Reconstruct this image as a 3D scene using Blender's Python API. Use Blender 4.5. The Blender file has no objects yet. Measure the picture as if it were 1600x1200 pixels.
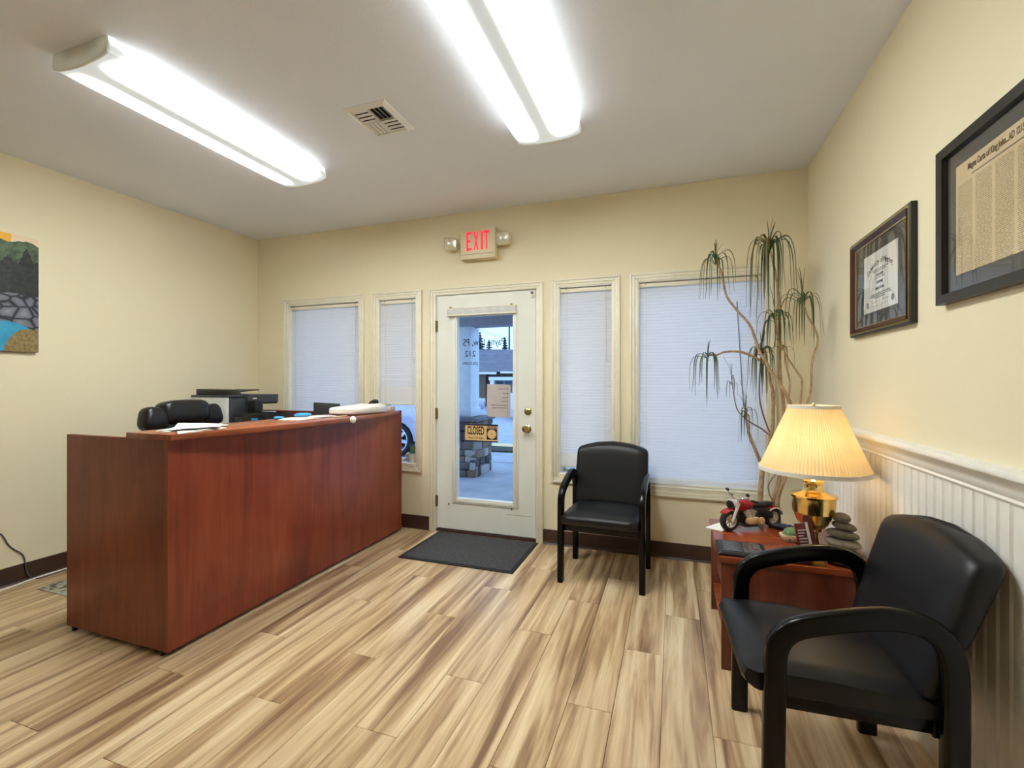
import bpy, bmesh, math, random
from mathutils import Vector, Matrix
random.seed(7)
PI = math.pi
scene = bpy.context.scene
COL = scene.collection

# ------------------------------------------------------------------ camera, sky, exposure
H_CAM, YAW, FPX = 1.27, 0.33583, 723.13
cam_data = bpy.data.cameras.new('camera')
cam_data.sensor_fit = 'HORIZONTAL'; cam_data.sensor_width = 36.0
cam_data.lens = FPX / 1600 * 36.0
cam_data.shift_y = -(600 - 597.46) / 1600
cam_data.clip_start = 0.05; cam_data.clip_end = 300
cam = bpy.data.objects.new('camera', cam_data); COL.objects.link(cam)
cam.location = (0, 0, H_CAM); cam.rotation_euler = (PI / 2, 0, YAW)
scene.camera = cam
scene.view_settings.view_transform = 'Standard'; scene.view_settings.look = 'None'
scene.view_settings.gamma = 1.0; scene.view_settings.use_curve_mapping = False
scene.view_settings.exposure = 1.0
LENS_L = 21.0        # ceiling light lens radiance
SKY_L = 1.4
BULB_L = 17.0

world = bpy.data.worlds.new('sky'); scene.world = world; world.use_nodes = True
nt = world.node_tree; nt.nodes.clear()
wo = nt.nodes.new('ShaderNodeOutputWorld'); bg = nt.nodes.new('ShaderNodeBackground')
tc = nt.nodes.new('ShaderNodeTexCoord'); sx = nt.nodes.new('ShaderNodeSeparateXYZ'); rp = nt.nodes.new('ShaderNodeValToRGB')
rp.color_ramp.elements[0].color = (0.33, 0.57, 0.95, 1); rp.color_ramp.elements[1].color = (0.29, 0.49, 0.92, 1)
nt.links.new(tc.outputs['Generated'], sx.inputs[0]); nt.links.new(sx.outputs['Z'], rp.inputs[0])
nt.links.new(rp.outputs[0], bg.inputs[0]); bg.inputs[1].default_value = SKY_L
nt.links.new(bg.outputs[0], wo.inputs[0])

# ------------------------------------------------------------------ room numbers (metres)
YB, XL, XR, HC = 3.5325, -3.9246, 0.8364, 2.6907
YF = -2.6                 # wall behind the camera
WT = 0.16                 # outer wall thickness

# ------------------------------------------------------------------ materials
def lin(r, g, b):
    def f(c):
        c /= 255.0
        return c / 12.92 if c <= 0.04045 else ((c + 0.055) / 1.055) ** 2.4
    return (f(r), f(g), f(b), 1)

def nmat(name):
    m = bpy.data.materials.new(name); m.use_nodes = True
    n = m.node_tree; n.nodes.clear()
    o = n.nodes.new('ShaderNodeOutputMaterial'); p = n.nodes.new('ShaderNodeBsdfPrincipled')
    n.links.new(p.outputs[0], o.inputs[0])
    return m, n, p, o

def coords(n, scale=(1, 1, 1), rnd=False):
    t = n.nodes.new('ShaderNodeTexCoord'); mp = n.nodes.new('ShaderNodeMapping')
    src = t.outputs['Object']
    if rnd:
        oi = n.nodes.new('ShaderNodeObjectInfo'); a = n.nodes.new('ShaderNodeVectorMath'); a.operation = 'MULTIPLY_ADD'
        cb = n.nodes.new('ShaderNodeCombineXYZ')
        for i in range(3): n.links.new(oi.outputs['Random'], cb.inputs[i])
        n.links.new(cb.outputs[0], a.inputs[0]); a.inputs[1].default_value = (37.1, 91.7, 13.3); n.links.new(src, a.inputs[2])
        src = a.outputs[0]
    n.links.new(src, mp.inputs[0]); mp.inputs['Scale'].default_value = scale
    return mp.outputs[0]

def noise(n, vec, scale, detail=3, rough=0.5, dist=0.0):
    t = n.nodes.new('ShaderNodeTexNoise'); t.inputs['Scale'].default_value = scale
    t.inputs['Detail'].default_value = detail; t.inputs['Roughness'].default_value = rough
    t.inputs['Distortion'].default_value = dist
    n.links.new(vec, t.inputs['Vector']); return t.outputs['Fac']

def ramp(n, fac, stops):
    r = n.nodes.new('ShaderNodeValToRGB'); n.links.new(fac, r.inputs[0])
    e = r.color_ramp.elements
    e[0].position, e[0].color = stops[0]; e[1].position, e[1].color = stops[-1]
    for p, c in stops[1:-1]:
        k = e.new(p); k.color = c
    return r.outputs[0]

def mixc(n, fac, a, b, mode='MIX'):
    m = n.nodes.new('ShaderNodeMix'); m.data_type = 'RGBA'; m.blend_type = mode
    if isinstance(fac, (int, float)): m.inputs[0].default_value = fac
    else: n.links.new(fac, m.inputs[0])
    for v, i in ((a, 6), (b, 7)):
        if isinstance(v, tuple): m.inputs[i].default_value = v
        else: n.links.new(v, m.inputs[i])
    return m.outputs[2]

def math_n(n, op, a, b=0.0, clamp=False):
    m = n.nodes.new('ShaderNodeMath'); m.operation = op; m.use_clamp = clamp
    for v, i in ((a, 0), (b, 1)):
        if isinstance(v, (int, float)): m.inputs[i].default_value = v
        else: n.links.new(v, m.inputs[i])
    return m.outputs[0]

def bump(n, p, h, strength, dist=0.002):
    b = n.nodes.new('ShaderNodeBump'); b.inputs['Strength'].default_value = strength; b.inputs['Distance'].default_value = dist
    n.links.new(h, b.inputs['Height']); n.links.new(b.outputs[0], p.inputs['Normal'])

def plain(name, c, rough=0.5, metal=0.0, spec=0.5, vary=0.06, nscale=14, bmp=0.0, bscale=200, coat=0.0):
    m, n, p, o = nmat(name)
    v = coords(n)
    f = noise(n, v, nscale, 3)
    d = tuple(x * (1 - vary * 2) for x in c[:3]) + (1,); l = tuple(min(1, x * (1 + vary)) for x in c[:3]) + (1,)
    n.links.new(ramp(n, f, [(0.3, d), (0.7, l)]), p.inputs['Base Color'])
    p.inputs['Roughness'].default_value = rough; p.inputs['Metallic'].default_value = metal
    p.inputs['Specular IOR Level'].default_value = spec; p.inputs['Coat Weight'].default_value = coat
    if bmp: bump(n, p, noise(n, v, bscale, 2), bmp)
    return m

def emis(name, c, strength, base=(0.8, 0.8, 0.8, 1)):
    m, n, p, o = nmat(name)
    p.inputs['Base Color'].default_value = base
    p.inputs['Emission Color'].default_value = c; p.inputs['Emission Strength'].default_value = strength
    return m

def wood(name, dark, mid, light, axis=2, rough=0.3, s=1.0, spec=0.5):
    m, n, p, o = nmat(name)
    sc = [7.0 * s] * 3; sc[axis] = 0.9 * s
    sc2 = [60.0 * s] * 3; sc2[axis] = 2.0 * s
    v1 = coords(n, tuple(sc)); v2 = coords(n, tuple(sc2))
    f1 = noise(n, v1, 1.0, 4, 0.55, 1.2); f2 = noise(n, v2, 1.0, 3, 0.6)
    f3 = noise(n, coords(n), 2.6, 3, 0.5, 0.8)
    a = math_n(n, 'MULTIPLY', f1, 0.5); b = math_n(n, 'MULTIPLY_ADD', f2, 0.22); 
    n.nodes[-1].inputs[2].default_value = 0.0
    n.links.new(a, n.nodes[-1].inputs[2])
    c = math_n(n, 'MULTIPLY_ADD', f3, 0.3); n.links.new(b, n.nodes[-1].inputs[2])
    n.links.new(ramp(n, c, [(0.36, dark), (0.5, mid), (0.66, light)]), p.inputs['Base Color'])
    p.inputs['Roughness'].default_value = rough; p.inputs['Specular IOR Level'].default_value = spec
    return m

def wall_paint(name, c, bs=0.12):
    m, n, p, o = nmat(name)
    v = coords(n)
    f = noise(n, v, 1.3, 2)
    n.links.new(ramp(n, f, [(0.3, tuple(x * 0.97 for x in c[:3]) + (1,)), (0.7, c)]), p.inputs['Base Color'])
    p.inputs['Roughness'].default_value = 0.62; p.inputs['Specular IOR Level'].default_value = 0.3
    bump(n, p, noise(n, v, 70, 3, 0.6), bs, 0.004)
    return m

M = {}
M['wall'] = wall_paint('beige_wall_paint', lin(233, 221, 188))
M['ceiling'] = wall_paint('ceiling_texture_paint', lin(238, 242, 250), 0.2)
M['trim'] = plain('cream_trim_paint', lin(232, 224, 200), 0.4, vary=0.02)
M['white'] = plain('white_gloss_paint', lin(236, 233, 224), 0.4, vary=0.02)
M['door_white'] = plain('door_paint', lin(226, 226, 214), 0.45, vary=0.02, nscale=4)
M['base'] = plain('brown_vinyl_base', lin(66, 46, 36), 0.35, vary=0.05)
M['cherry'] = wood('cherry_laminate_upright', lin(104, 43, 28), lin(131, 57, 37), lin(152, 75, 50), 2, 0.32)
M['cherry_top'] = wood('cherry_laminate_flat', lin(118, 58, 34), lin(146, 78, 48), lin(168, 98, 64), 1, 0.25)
M['cherry_edge'] = plain('cherry_edge_band', lin(134, 66, 40), 0.35)
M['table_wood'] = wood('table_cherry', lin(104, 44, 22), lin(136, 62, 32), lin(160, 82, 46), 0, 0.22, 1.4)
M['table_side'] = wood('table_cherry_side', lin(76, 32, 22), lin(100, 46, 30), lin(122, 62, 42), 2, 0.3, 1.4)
M['leather'] = plain('black_vinyl', lin(19, 19, 21), 0.42, vary=0.1, bmp=0.05, bscale=350, spec=0.35)
M['leather_shiny'] = plain('black_leather', lin(22, 22, 23), 0.3, bmp=0.1, bscale=60)
M['black_lacquer'] = plain('black_lacquer_wood', lin(4, 4, 4), 0.24, spec=0.28)
M['black'] = plain('black_plastic', lin(20, 20, 21), 0.4)
M['dgrey'] = plain('dark_grey_plastic', lin(58, 60, 64), 0.45)
M['grey'] = plain('grey_plastic', lin(130, 132, 134), 0.45)
M['lgrey'] = plain('light_grey_plastic', lin(205, 204, 198), 0.45)
M['paper'] = plain('white_paper', lin(238, 236, 226), 0.8, vary=0.02)
M['cloth'] = plain('white_cloth', lin(226, 221, 208), 0.85, vary=0.03, nscale=30)
M['blue_paper'] = plain('blue_paper', lin(70, 156, 206), 0.75)
M['brass'] = plain('polished_brass', lin(246, 216, 142), 0.14, metal=1.0, vary=0.02)
M['old_brass'] = plain('aged_brass', lin(150, 128, 76), 0.35, metal=0.9)
M['satin_brass'] = plain('satin_brass', lin(200, 184, 136), 0.22, metal=1.0, vary=0.02)
M['chrome'] = plain('chrome', lin(205, 205, 205), 0.15, metal=1.0, vary=0.02)
M['steel'] = plain('painted_steel', lin(222, 220, 212), 0.4, vary=0.02)
M['dark'] = plain('dark_void', lin(14, 14, 14), 0.9)
M['rubber'] = plain('tyre_rubber', lin(28, 28, 29), 0.7)
M['red'] = plain('red_gloss', lin(164, 28, 30), 0.25)
M['cream_metal'] = plain('pale_gold_plastic', lin(214, 190, 150), 0.3)
M['silver_plastic'] = plain('silver_plastic', lin(214, 212, 206), 0.25)
M['wire_dark'] = plain('slate_wire', lin(74, 72, 88), 0.5)
M['wire_white'] = plain('white_cable', lin(232, 228, 214), 0.5)
M['exit_housing'] = plain('ivory_plastic', lin(226, 212, 172), 0.5, vary=0.02)
M['concrete'] = plain('concrete', lin(176, 178, 178), 0.85, vary=0.08, nscale=3, bmp=0.2, bscale=90)
M['asphalt'] = plain('wet_asphalt', lin(168, 172, 178), 0.5, vary=0.1, nscale=2)
M['curb_yellow'] = plain('yellow_curb_paint', lin(246, 214, 146), 0.7)
M['hedge'] = plain('dark_ground_cover', lin(62, 60, 40), 0.9, vary=0.3, nscale=18, bmp=0.6, bscale=40)
M['post_white'] = plain('porch_post_paint', lin(226, 228, 232), 0.5, vary=0.03)
M['soffit'] = plain('porch_soffit', lin(150, 146, 152), 0.7)
M['cap_stone'] = plain('slate_cap', lin(104, 106, 112), 0.7, vary=0.12, nscale=9)
M['shingle'] = plain('roof_shingle', lin(118, 112, 116), 0.85, vary=0.12, nscale=3)
M['siding'] = plain('tan_siding', lin(128, 106, 88), 0.8)
M['house_trim'] = plain('house_trim_white', lin(228, 230, 230), 0.6)
M['win_dark'] = plain('window_reflection_glass', lin(120, 140, 160), 0.1)
M['car_silver'] = plain('silver_car_paint', lin(170, 172, 182), 0.22, metal=0.5, coat=0.5)
M['car_lilac'] = plain('pale_lilac_car_paint', lin(206, 196, 206), 0.22, metal=0.3, coat=0.5)
M['car_white'] = plain('white_car_paint', lin(222, 226, 230), 0.2, coat=0.5)
M['car_glass'] = plain('car_window_glass', lin(92, 104, 118), 0.08)
M['alloy'] = plain('alloy_wheel', lin(208, 212, 220), 0.25, metal=0.6)
M['tail_red'] = plain('tail_lamp_red', lin(150, 24, 30), 0.2)
M['bark'] = plain('plant_bark', lin(176, 146, 108), 0.8, vary=0.18, nscale=40, bmp=0.5, bscale=120)
M['twig'] = plain('grey_twig', lin(120, 100, 92), 0.8)
M['leaf'] = plain('dracaena_leaf', lin(62, 86, 40), 0.4, vary=0.25, nscale=9)
M['leaf_dry'] = plain('olive_leaf', lin(128, 112, 52), 0.5, vary=0.25, nscale=9)
M['conifer'] = plain('conifer_needles', lin(46, 66, 48), 0.9, vary=0.3, nscale=6)
M['trunk'] = plain('conifer_trunk', lin(70, 56, 44), 0.9)
M['terracotta'] = plain('brown_glazed_pot', lin(112, 78, 58), 0.4)
M['soil'] = plain('potting_soil', lin(48, 36, 28), 0.95, vary=0.3, nscale=60)
M['stone_a'] = plain('river_stone_grey', lin(146, 140, 126), 0.85, vary=0.12, nscale=40, bmp=0.3, bscale=160)
M['stone_b'] = plain('river_stone_dark', lin(122, 118, 106), 0.85, vary=0.14, nscale=40, bmp=0.3, bscale=160)
M['granite'] = plain('speckled_granite', lin(130, 128, 112), 0.8, vary=0.3, nscale=160)
M['shell'] = plain('sea_shell', lin(236, 222, 196), 0.35, vary=0.12, nscale=36)
M['turtle'] = plain('green_ceramic', lin(104, 140, 96), 0.3, vary=0.2, nscale=50)
M['navy'] = plain('dark_navy_glass', lin(44, 50, 78), 0.2)
M['burgundy'] = plain('burgundy_cover', lin(92, 24, 32), 0.35)
M['print_black'] = plain('black_print', lin(26, 24, 24), 0.6, vary=0.0)
M['print_grey'] = plain('grey_print', lin(120, 116, 106), 0.7, vary=0.0)
M['print_brown'] = plain('brown_print', lin(96, 78, 54), 0.7, vary=0.0)
M['mat_slate'] = plain('slate_mat_board', lin(84, 82, 76), 0.8)
M['mahogany'] = plain('mahogany_frame', lin(66, 28, 24), 0.25, vary=0.1)
M['gold'] = plain('gold_fillet', lin(196, 170, 104), 0.3, metal=0.9)
M['black_frame'] = plain('black_frame_wood', lin(34, 32, 28), 0.4)
M['sign_tan'] = plain('sign_tan_board', lin(222, 188, 126), 0.5, vary=0.02)
M['sign_navy'] = plain('sign_navy_print', lin(22, 24, 62), 0.5, vary=0.0)
M['pinkpaper'] = plain('note_paper', lin(206, 192, 186), 0.8, vary=0.03)
M['door_text'] = plain('window_letter_vinyl', lin(16, 18, 30), 0.8, vary=0.0)
M['exit_red'] = emis('exit_letter_glow', lin(255, 30, 60), 0.55, lin(220, 30, 50))
M['bulb'] = emis('bulb_glow', (1.0, 0.76, 0.48, 1), BULB_L)

def slat_mat():
    m, n, p, o = nmat('blind_slat_vinyl')
    n.nodes.remove(p)
    d = n.nodes.new('ShaderNodeBsdfDiffuse'); t = n.nodes.new('ShaderNodeBsdfTranslucent'); x = n.nodes.new('ShaderNodeMixShader')
    f = noise(n, coords(n), 6, 2)
    c = ramp(n, f, [(0.3, lin(246, 240, 233)), (0.7, lin(248, 243, 236))])
    n.links.new(c, d.inputs[0]); n.links.new(c, t.inputs[0]); x.inputs[0].default_value = 0.5
    n.links.new(d.outputs[0], x.inputs[1]); n.links.new(t.outputs[0], x.inputs[2]); n.links.new(x.outputs[0], o.inputs[0])
    return m
M['slat'] = slat_mat()

def shade_mat():
    m, n, p, o = nmat('pleated_shade_fabric')
    n.nodes.remove(p)
    d = n.nodes.new('ShaderNodeBsdfDiffuse'); t = n.nodes.new('ShaderNodeBsdfTranslucent'); x = n.nodes.new('ShaderNodeMixShader')
    c = ramp(n, noise(n, coords(n), 12, 2), [(0.3, lin(240, 218, 168)), (0.7, lin(246, 228, 184))])
    n.links.new(c, d.inputs[0]); n.links.new(c, t.inputs[0]); x.inputs[0].default_value = 0.42
    n.links.new(d.outputs[0], x.inputs[1]); n.links.new(t.outputs[0], x.inputs[2]); n.links.new(x.outputs[0], o.inputs[0])
    return m
M['shade'] = shade_mat()

def glass_mat(name, tint, refl):
    m, n, p, o = nmat(name); n.nodes.remove(p)
    t = n.nodes.new('ShaderNodeBsdfTransparent'); g = n.nodes.new('ShaderNodeBsdfGlossy'); x = n.nodes.new('ShaderNodeMixShader')
    t.inputs[0].default_value = tint; g.inputs['Roughness'].default_value = 0.02
    lw = n.nodes.new('ShaderNodeLayerWeight'); lw.inputs[0].default_value = 0.5
    f = math_n(n, 'MULTIPLY_ADD', math_n(n, 'POWER', lw.outputs['Facing'], 4.0), 0.8 * refl)
    n.nodes[-1].inputs[2].default_value = 0.03 * refl
    n.links.new(f, x.inputs[0]); n.links.new(t.outputs[0], x.inputs[1]); n.links.new(g.outputs[0], x.inputs[2])
    n.links.new(x.outputs[0], o.inputs[0]); return m
def cap_mat():
    m, n, p, o = nmat('white_lamp_end_plastic'); n.nodes.remove(p)
    d = n.nodes.new('ShaderNodeBsdfDiffuse'); t = n.nodes.new('ShaderNodeBsdfTranslucent'); x = n.nodes.new('ShaderNodeMixShader')
    c = ramp(n, noise(n, coords(n), 8, 2), [(0.3, lin(232, 231, 226)), (0.7, lin(238, 237, 232))])
    n.links.new(c, d.inputs[0]); n.links.new(c, t.inputs[0]); x.inputs[0].default_value = 0.12
    n.links.new(d.outputs[0], x.inputs[1]); n.links.new(t.outputs[0], x.inputs[2]); n.links.new(x.outputs[0], o.inputs[0])
    return m
M['cap_plastic'] = cap_mat()
M['glass'] = glass_mat('window_glass', (0.97, 0.98, 0.99, 1), 1.0)
M['pic_glass'] = glass_mat('picture_glass', (0.97, 0.97, 0.97, 1), 0.8)

def lens_mat():
    # prismatic lens over two tubes: brightest below each tube, dimmer between them and past the tube ends
    m, n, p, o = nmat('lit_prismatic_lens')
    s = n.nodes.new('ShaderNodeSeparateXYZ'); t = n.nodes.new('ShaderNodeTexCoord'); n.links.new(t.outputs['Object'], s.inputs[0])
    ax = math_n(n, 'ABSOLUTE', s.outputs['X']); d = math_n(n, 'SUBTRACT', ax, 0.088); d = math_n(n, 'DIVIDE', d, math_n(n, 'MULTIPLY_ADD', math_n(n, 'GREATER_THAN', d, 0.0), 0.035))
    n.nodes[-2].inputs[2].default_value = 0.025
    d2 = math_n(n, 'MULTIPLY', d, d); e = math_n(n, 'POWER', 2.718, math_n(n, 'MULTIPLY', d2, -1.0))
    ay = math_n(n, 'ABSOLUTE', s.outputs['Y']); yy = math_n(n, 'SUBTRACT', 0.63, ay); yy = math_n(n, 'POWER', math_n(n, 'DIVIDE', yy, 0.11, True), 4.0)
    st = math_n(n, 'MULTIPLY', e, yy); st = math_n(n, 'MULTIPLY', st, LENS_L * 1.9)
    zf = math_n(n, 'DIVIDE', math_n(n, 'SUBTRACT', -0.045, s.outputs['Z']), 0.02, True)
    st = math_n(n, 'MULTIPLY', st, math_n(n, 'MULTIPLY_ADD', zf, 0.8)); n.nodes[-2].inputs[2].default_value = 0.2
    st = math_n(n, 'ADD', st, 0.21)
    p.inputs['Base Color'].default_value = lin(200, 206, 204); p.inputs['Roughness'].default_value = 0.3
    p.inputs['Emission Color'].default_value = (0.93, 0.99, 1.0, 1); n.links.new(st, p.inputs['Emission Strength'])
    return m
M['lens'] = lens_mat()

def plank_mat():
    m, n, p, o = nmat('vinyl_plank_wood')
    v1 = coords(n, (15, 0.9, 1), True); v2 = coords(n, (75, 3.0, 1), True); v3 = coords(n, (4.5, 1.4, 1), True)
    f1 = noise(n, v1, 1.0, 4, 0.55, 0.5); f2 = noise(n, v2, 1.0, 3, 0.6); f3 = noise(n, v3, 1.0, 2)
    c1 = ramp(n, f1, [(0.33, lin(138, 106, 76)), (0.44, lin(184, 152, 112)), (0.53, lin(216, 188, 146)), (0.66, lin(236, 214, 176))])
    c2 = ramp(n, f2, [(0.3, (0.80, 0.77, 0.73, 1)), (0.65, (1, 1, 1, 1))])
    c = mixc(n, 0.75, c1, c2, 'MULTIPLY')
    c3 = ramp(n, f3, [(0.35, (0.88, 0.86, 0.84, 1)), (0.65, (1, 1, 1, 1))])
    c = mixc(n, 0.8, c, c3, 'MULTIPLY')
    vk = coords(n, (9, 3.2, 1), True)
    vo = n.nodes.new('ShaderNodeTexVoronoi'); n.links.new(vk, vo.inputs['Vector']); vo.inputs['Scale'].default_value = 0.62
    k = ramp(n, vo.outputs['Distance'], [(0.0, (0.36, 0.26, 0.19, 1)), (0.09, (1, 1, 1, 1))])
    c = mixc(n, 0.55, c, k, 'MULTIPLY')
    n.links.new(c, p.inputs['Base Color'])
    p.inputs['Roughness'].default_value = 0.31; p.inputs['Specular IOR Level'].default_value = 0.5
    bump(n, p, f2, 0.08, 0.001)
    return m
M['plank'] = plank_mat()
M['joint'] = plain('dark_floor_joint', lin(96, 74, 52), 0.8)

def doormat_mat():
    m, n, p, o = nmat('charcoal_carpet')
    v = coords(n)
    n.links.new(ramp(n, noise(n, v, 130, 3, 0.7), [(0.3, lin(38, 38, 40)), (0.7, lin(86, 86, 88))]), p.inputs['Base Color'])
    p.inputs['Roughness'].default_value = 0.95; bump(n, p, noise(n, v, 260, 2), 0.6, 0.003); return m
M['carpet'] = doormat_mat()

def rug_mat():
    m, n, p, o = nmat('sage_printed_rug')
    v = coords(n, (1, 1, 1))
    n.links.new(ramp(n, noise(n, v, 22, 3, 0.5, 1.0), [(0.40, lin(70, 66, 58)), (0.47, lin(166, 166, 148)), (0.7, lin(178, 178, 162))]), p.inputs['Base Color'])
    p.inputs['Roughness'].default_value = 0.9; return m
M['rug'] = rug_mat()

# ------------------------------------------------------------------ mesh building
class MB:
    def __init__(s): s.v, s.f = [], []
    def add(s, verts, faces, mt=None):
        k = len(s.v)
        s.v += [tuple(mt @ Vector(p)) if mt else tuple(p) for p in verts]
        s.f += [tuple(i + k for i in f) for f in faces]; return s
    def box(s, x0, x1, y0, y1, z0, z1, mt=None):
        return s.add([(x0, y0, z0), (x1, y0, z0), (x1, y1, z0), (x0, y1, z0), (x0, y0, z1), (x1, y0, z1), (x1, y1, z1), (x0, y1, z1)],
                     [(0, 3, 2, 1), (4, 5, 6, 7), (0, 1, 5, 4), (1, 2, 6, 5), (2, 3, 7, 6), (3, 0, 4, 7)], mt)
    def prism(s, poly, a0, a1, axis='z', mt=None):
        n = len(poly)
        def P(u, v, a): return {'z': (u, v, a), 'y': (u, a, v), 'x': (a, u, v)}[axis]
        vs = [P(u, v, a0) for u, v in poly] + [P(u, v, a1) for u, v in poly]
        fs = [tuple(range(n))[::-1], tuple(range(n, 2 * n))] + [(i, (i + 1) % n, n + (i + 1) % n, n + i) for i in range(n)]
        return s.add(vs, fs, mt)
    def loft(s, loops, cap=True, mt=None):
        n = len(loops[0]); vs = [p for l in loops for p in l]; fs = []
        for j in range(len(loops) - 1):
            for i in range(n):
                a, b = j * n + i, j * n + (i + 1) % n
                fs.append((a, b, b + n, a + n))
        if cap:
            fs.append(tuple(range(n))[::-1]); fs.append(tuple(range((len(loops) - 1) * n, len(loops) * n)))
        return s.add(vs, fs, mt)
    def lathe(s, prof, n=32, c=(0, 0, 0), mt=None, cap=True):
        loops = [[(c[0] + max(r, 1e-4) * math.cos(2 * PI * i / n), c[1] + max(r, 1e-4) * math.sin(2 * PI * i / n), c[2] + z) for i in range(n)] for r, z in prof]
        return s.loft(loops, cap, mt)
    def tube(s, pts, r, n=8, cap=True, mt=None):
        pts = [Vector(p) for p in pts]; R = r if isinstance(r, (list, tuple)) else [r] * len(pts)
        loops = []; up = None
        for i, p in enumerate(pts):
            d = (pts[min(i + 1, len(pts) - 1)] - pts[max(i - 1, 0)]).normalized()
            if up is None:
                up = Vector((0, 0, 1)) if abs(d.z) < 0.9 else Vector((1, 0, 0))
            a = d.cross(up).normalized(); up = a.cross(d).normalized()
            loops.append([tuple(p + R[i] * (math.cos(2 * PI * k / n) * a + math.sin(2 * PI * k / n) * up)) for k in range(n)])
        return s.loft(loops, cap, mt)
    def ell(s, c, r, e=1.0, n=24, m=14, mt=None):
        def pw(v, k): return math.copysign(abs(v) ** k, v)
        loops = []
        for j in range(m + 1):
            t = -PI / 2 + PI * (j + 0.02) / (m + 0.04) if j else -PI / 2 + 0.01
            if j == m: t = PI / 2 - 0.01
            loops.append([(c[0] + r[0] * pw(math.cos(t), e) * pw(math.cos(2 * PI * i / n), e),
                           c[1] + r[1] * pw(math.cos(t), e) * pw(math.sin(2 * PI * i / n), e), c[2] + r[2] * pw(math.sin(t), e)) for i in range(n)])
        return s.loft(loops, True, mt)
    def mesh(s, name, bevel=0.0, seg=2, smooth=False, ang=40):
        me = bpy.data.meshes.new(name); me.from_pydata(s.v, [], s.f); me.update()
        bm = bmesh.new(); bm.from_mesh(me)
        bmesh.ops.recalc_face_normals(bm, faces=bm.faces)
        if bevel:
            ed = [e for e in bm.edges if len(e.link_faces) == 2 and e.calc_face_angle(0) > 0.5]
            bmesh.ops.bevel(bm, geom=ed, offset=bevel, segments=seg, profile=0.5, affect='EDGES', clamp_overlap=True)
        bm.to_mesh(me); bm.free()
        if smooth or bevel:
            me.shade_smooth(); me.set_sharp_from_angle(angle=math.radians(ang))
        return me
    def build(s, name, mat, parent=None, loc=None, rot=None, **k):
        return mobj(name, s.mesh(name, **k), mat, parent, loc, rot)

def mobj(name, me, mat, parent=None, loc=None, rot=None):
    o = bpy.data.objects.new(name, me)
    if not me.materials: me.materials.append(M[mat] if isinstance(mat, str) else mat)
    COL.objects.link(o)
    if parent: o.parent = parent
    if loc: o.location = loc
    if rot: o.rotation_euler = rot
    return o

def tag(o, label=None, cat=None, group=None, kind=None):
    if label: o['label'] = label
    if cat: o['category'] = cat
    if group: o['group'] = group
    if kind: o['kind'] = kind
    return o

def thing(name, label, cat, loc=(0, 0, 0), rz=0.0, group=None, kind=None, rot=None):
    o = bpy.data.objects.new(name, None); COL.objects.link(o); o.empty_display_size = 0.1
    o.location = loc; o.rotation_euler = rot or (0, 0, rz)
    return tag(o, label, cat, group, kind)

def text_obj(name, txt, size, mat, parent, loc, rot, sx=1.0, align='CENTER', mirror=False, depth=0.0006, label=None, shear=0.0, bold=0.0):
    cu = bpy.data.curves.new(name, 'FONT'); cu.body = txt; cu.size = size; cu.align_x = align; cu.align_y = 'CENTER'
    cu.extrude = depth; cu.shear = shear; cu.offset = bold; cu.resolution_u = 4
    tmp = bpy.data.objects.new(name, cu); COL.objects.link(tmp)
    dg = bpy.context.evaluated_depsgraph_get()
    me = bpy.data.meshes.new_from_object(tmp.evaluated_get(dg)); COL.objects.unlink(tmp); bpy.data.objects.remove(tmp)
    me.materials.clear()
    for v in me.vertices: v.co.x *= (-sx if mirror else sx)
    if mirror: me.flip_normals()
    o = mobj(name, me, mat, parent, loc, rot)
    if label: o['label'] = label
    return o

def smooth_path(pts, k=6):
    P = [Vector(p) for p in pts]; out = []
    for i in range(len(P) - 1):
        a, b, c, d = P[max(i - 1, 0)], P[i], P[i + 1], P[min(i + 2, len(P) - 1)]
        for j in range(k):
            t = j / k
            out.append(0.5 * ((2 * b) + (c - a) * t + (2 * a - 5 * b + 4 * c - d) * t * t + (3 * b - a - 3 * c + d) * t ** 3))
    out.append(P[-1]); return out

def rrect(w, h, r, n=4):
    pts = []
    for cx, cy, a0 in ((w / 2 - r, h / 2 - r, 0), (-w / 2 + r, h / 2 - r, PI / 2), (-w / 2 + r, -h / 2 + r, PI), (w / 2 - r, -h / 2 + r, 1.5 * PI)):
        for i in range(n + 1):
            a = a0 + PI / 2 * i / n; pts.append((cx + r * math.cos(a), cy + r * math.sin(a)))
    return pts

# ================================================================== THE ROOM
# ---- floor: planks laid towards the window wall
fl = MB().box(XL, XR, YF, YB, -0.06, -0.009).build('floor', 'joint')
tag(fl, 'light wood-look plank floor with brown streaks across the whole room', kind='structure')
PW = 0.178; x0 = 0.134; OFF = (2.665, 2.262, 1.805); LEN = 1.24
plank_cache = {}
def plank(xa, xb, ya, yb):
    w, l = round(xb - xa, 4), round(yb - ya, 3)
    if w < 0.01 or l < 0.01: return
    if (w, l) not in plank_cache:
        plank_cache[(w, l)] = MB().box(-w / 2 + 0.0006, w / 2 - 0.0006, -l / 2 + 0.0006, l / 2 - 0.0006, -0.009, 0).mesh('plank', bevel=0.0012, seg=1)
    mobj('plank', plank_cache[(w, l)], 'plank', fl, ((xa + xb) / 2, (ya + yb) / 2, 0))
r = -5
while True:
    xb = x0 - r * PW; xa = xb - PW
    if xb < XL: break
    if xa < XR:
        ya = OFF[r % 3] - 6 * LEN
        while ya < YB:
            a, b = max(ya, YF), min(ya + LEN, YB)
            if b > a: plank(max(xa, XL), min(xb, XR), a, b)
            ya += LEN
    r += 1
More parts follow.
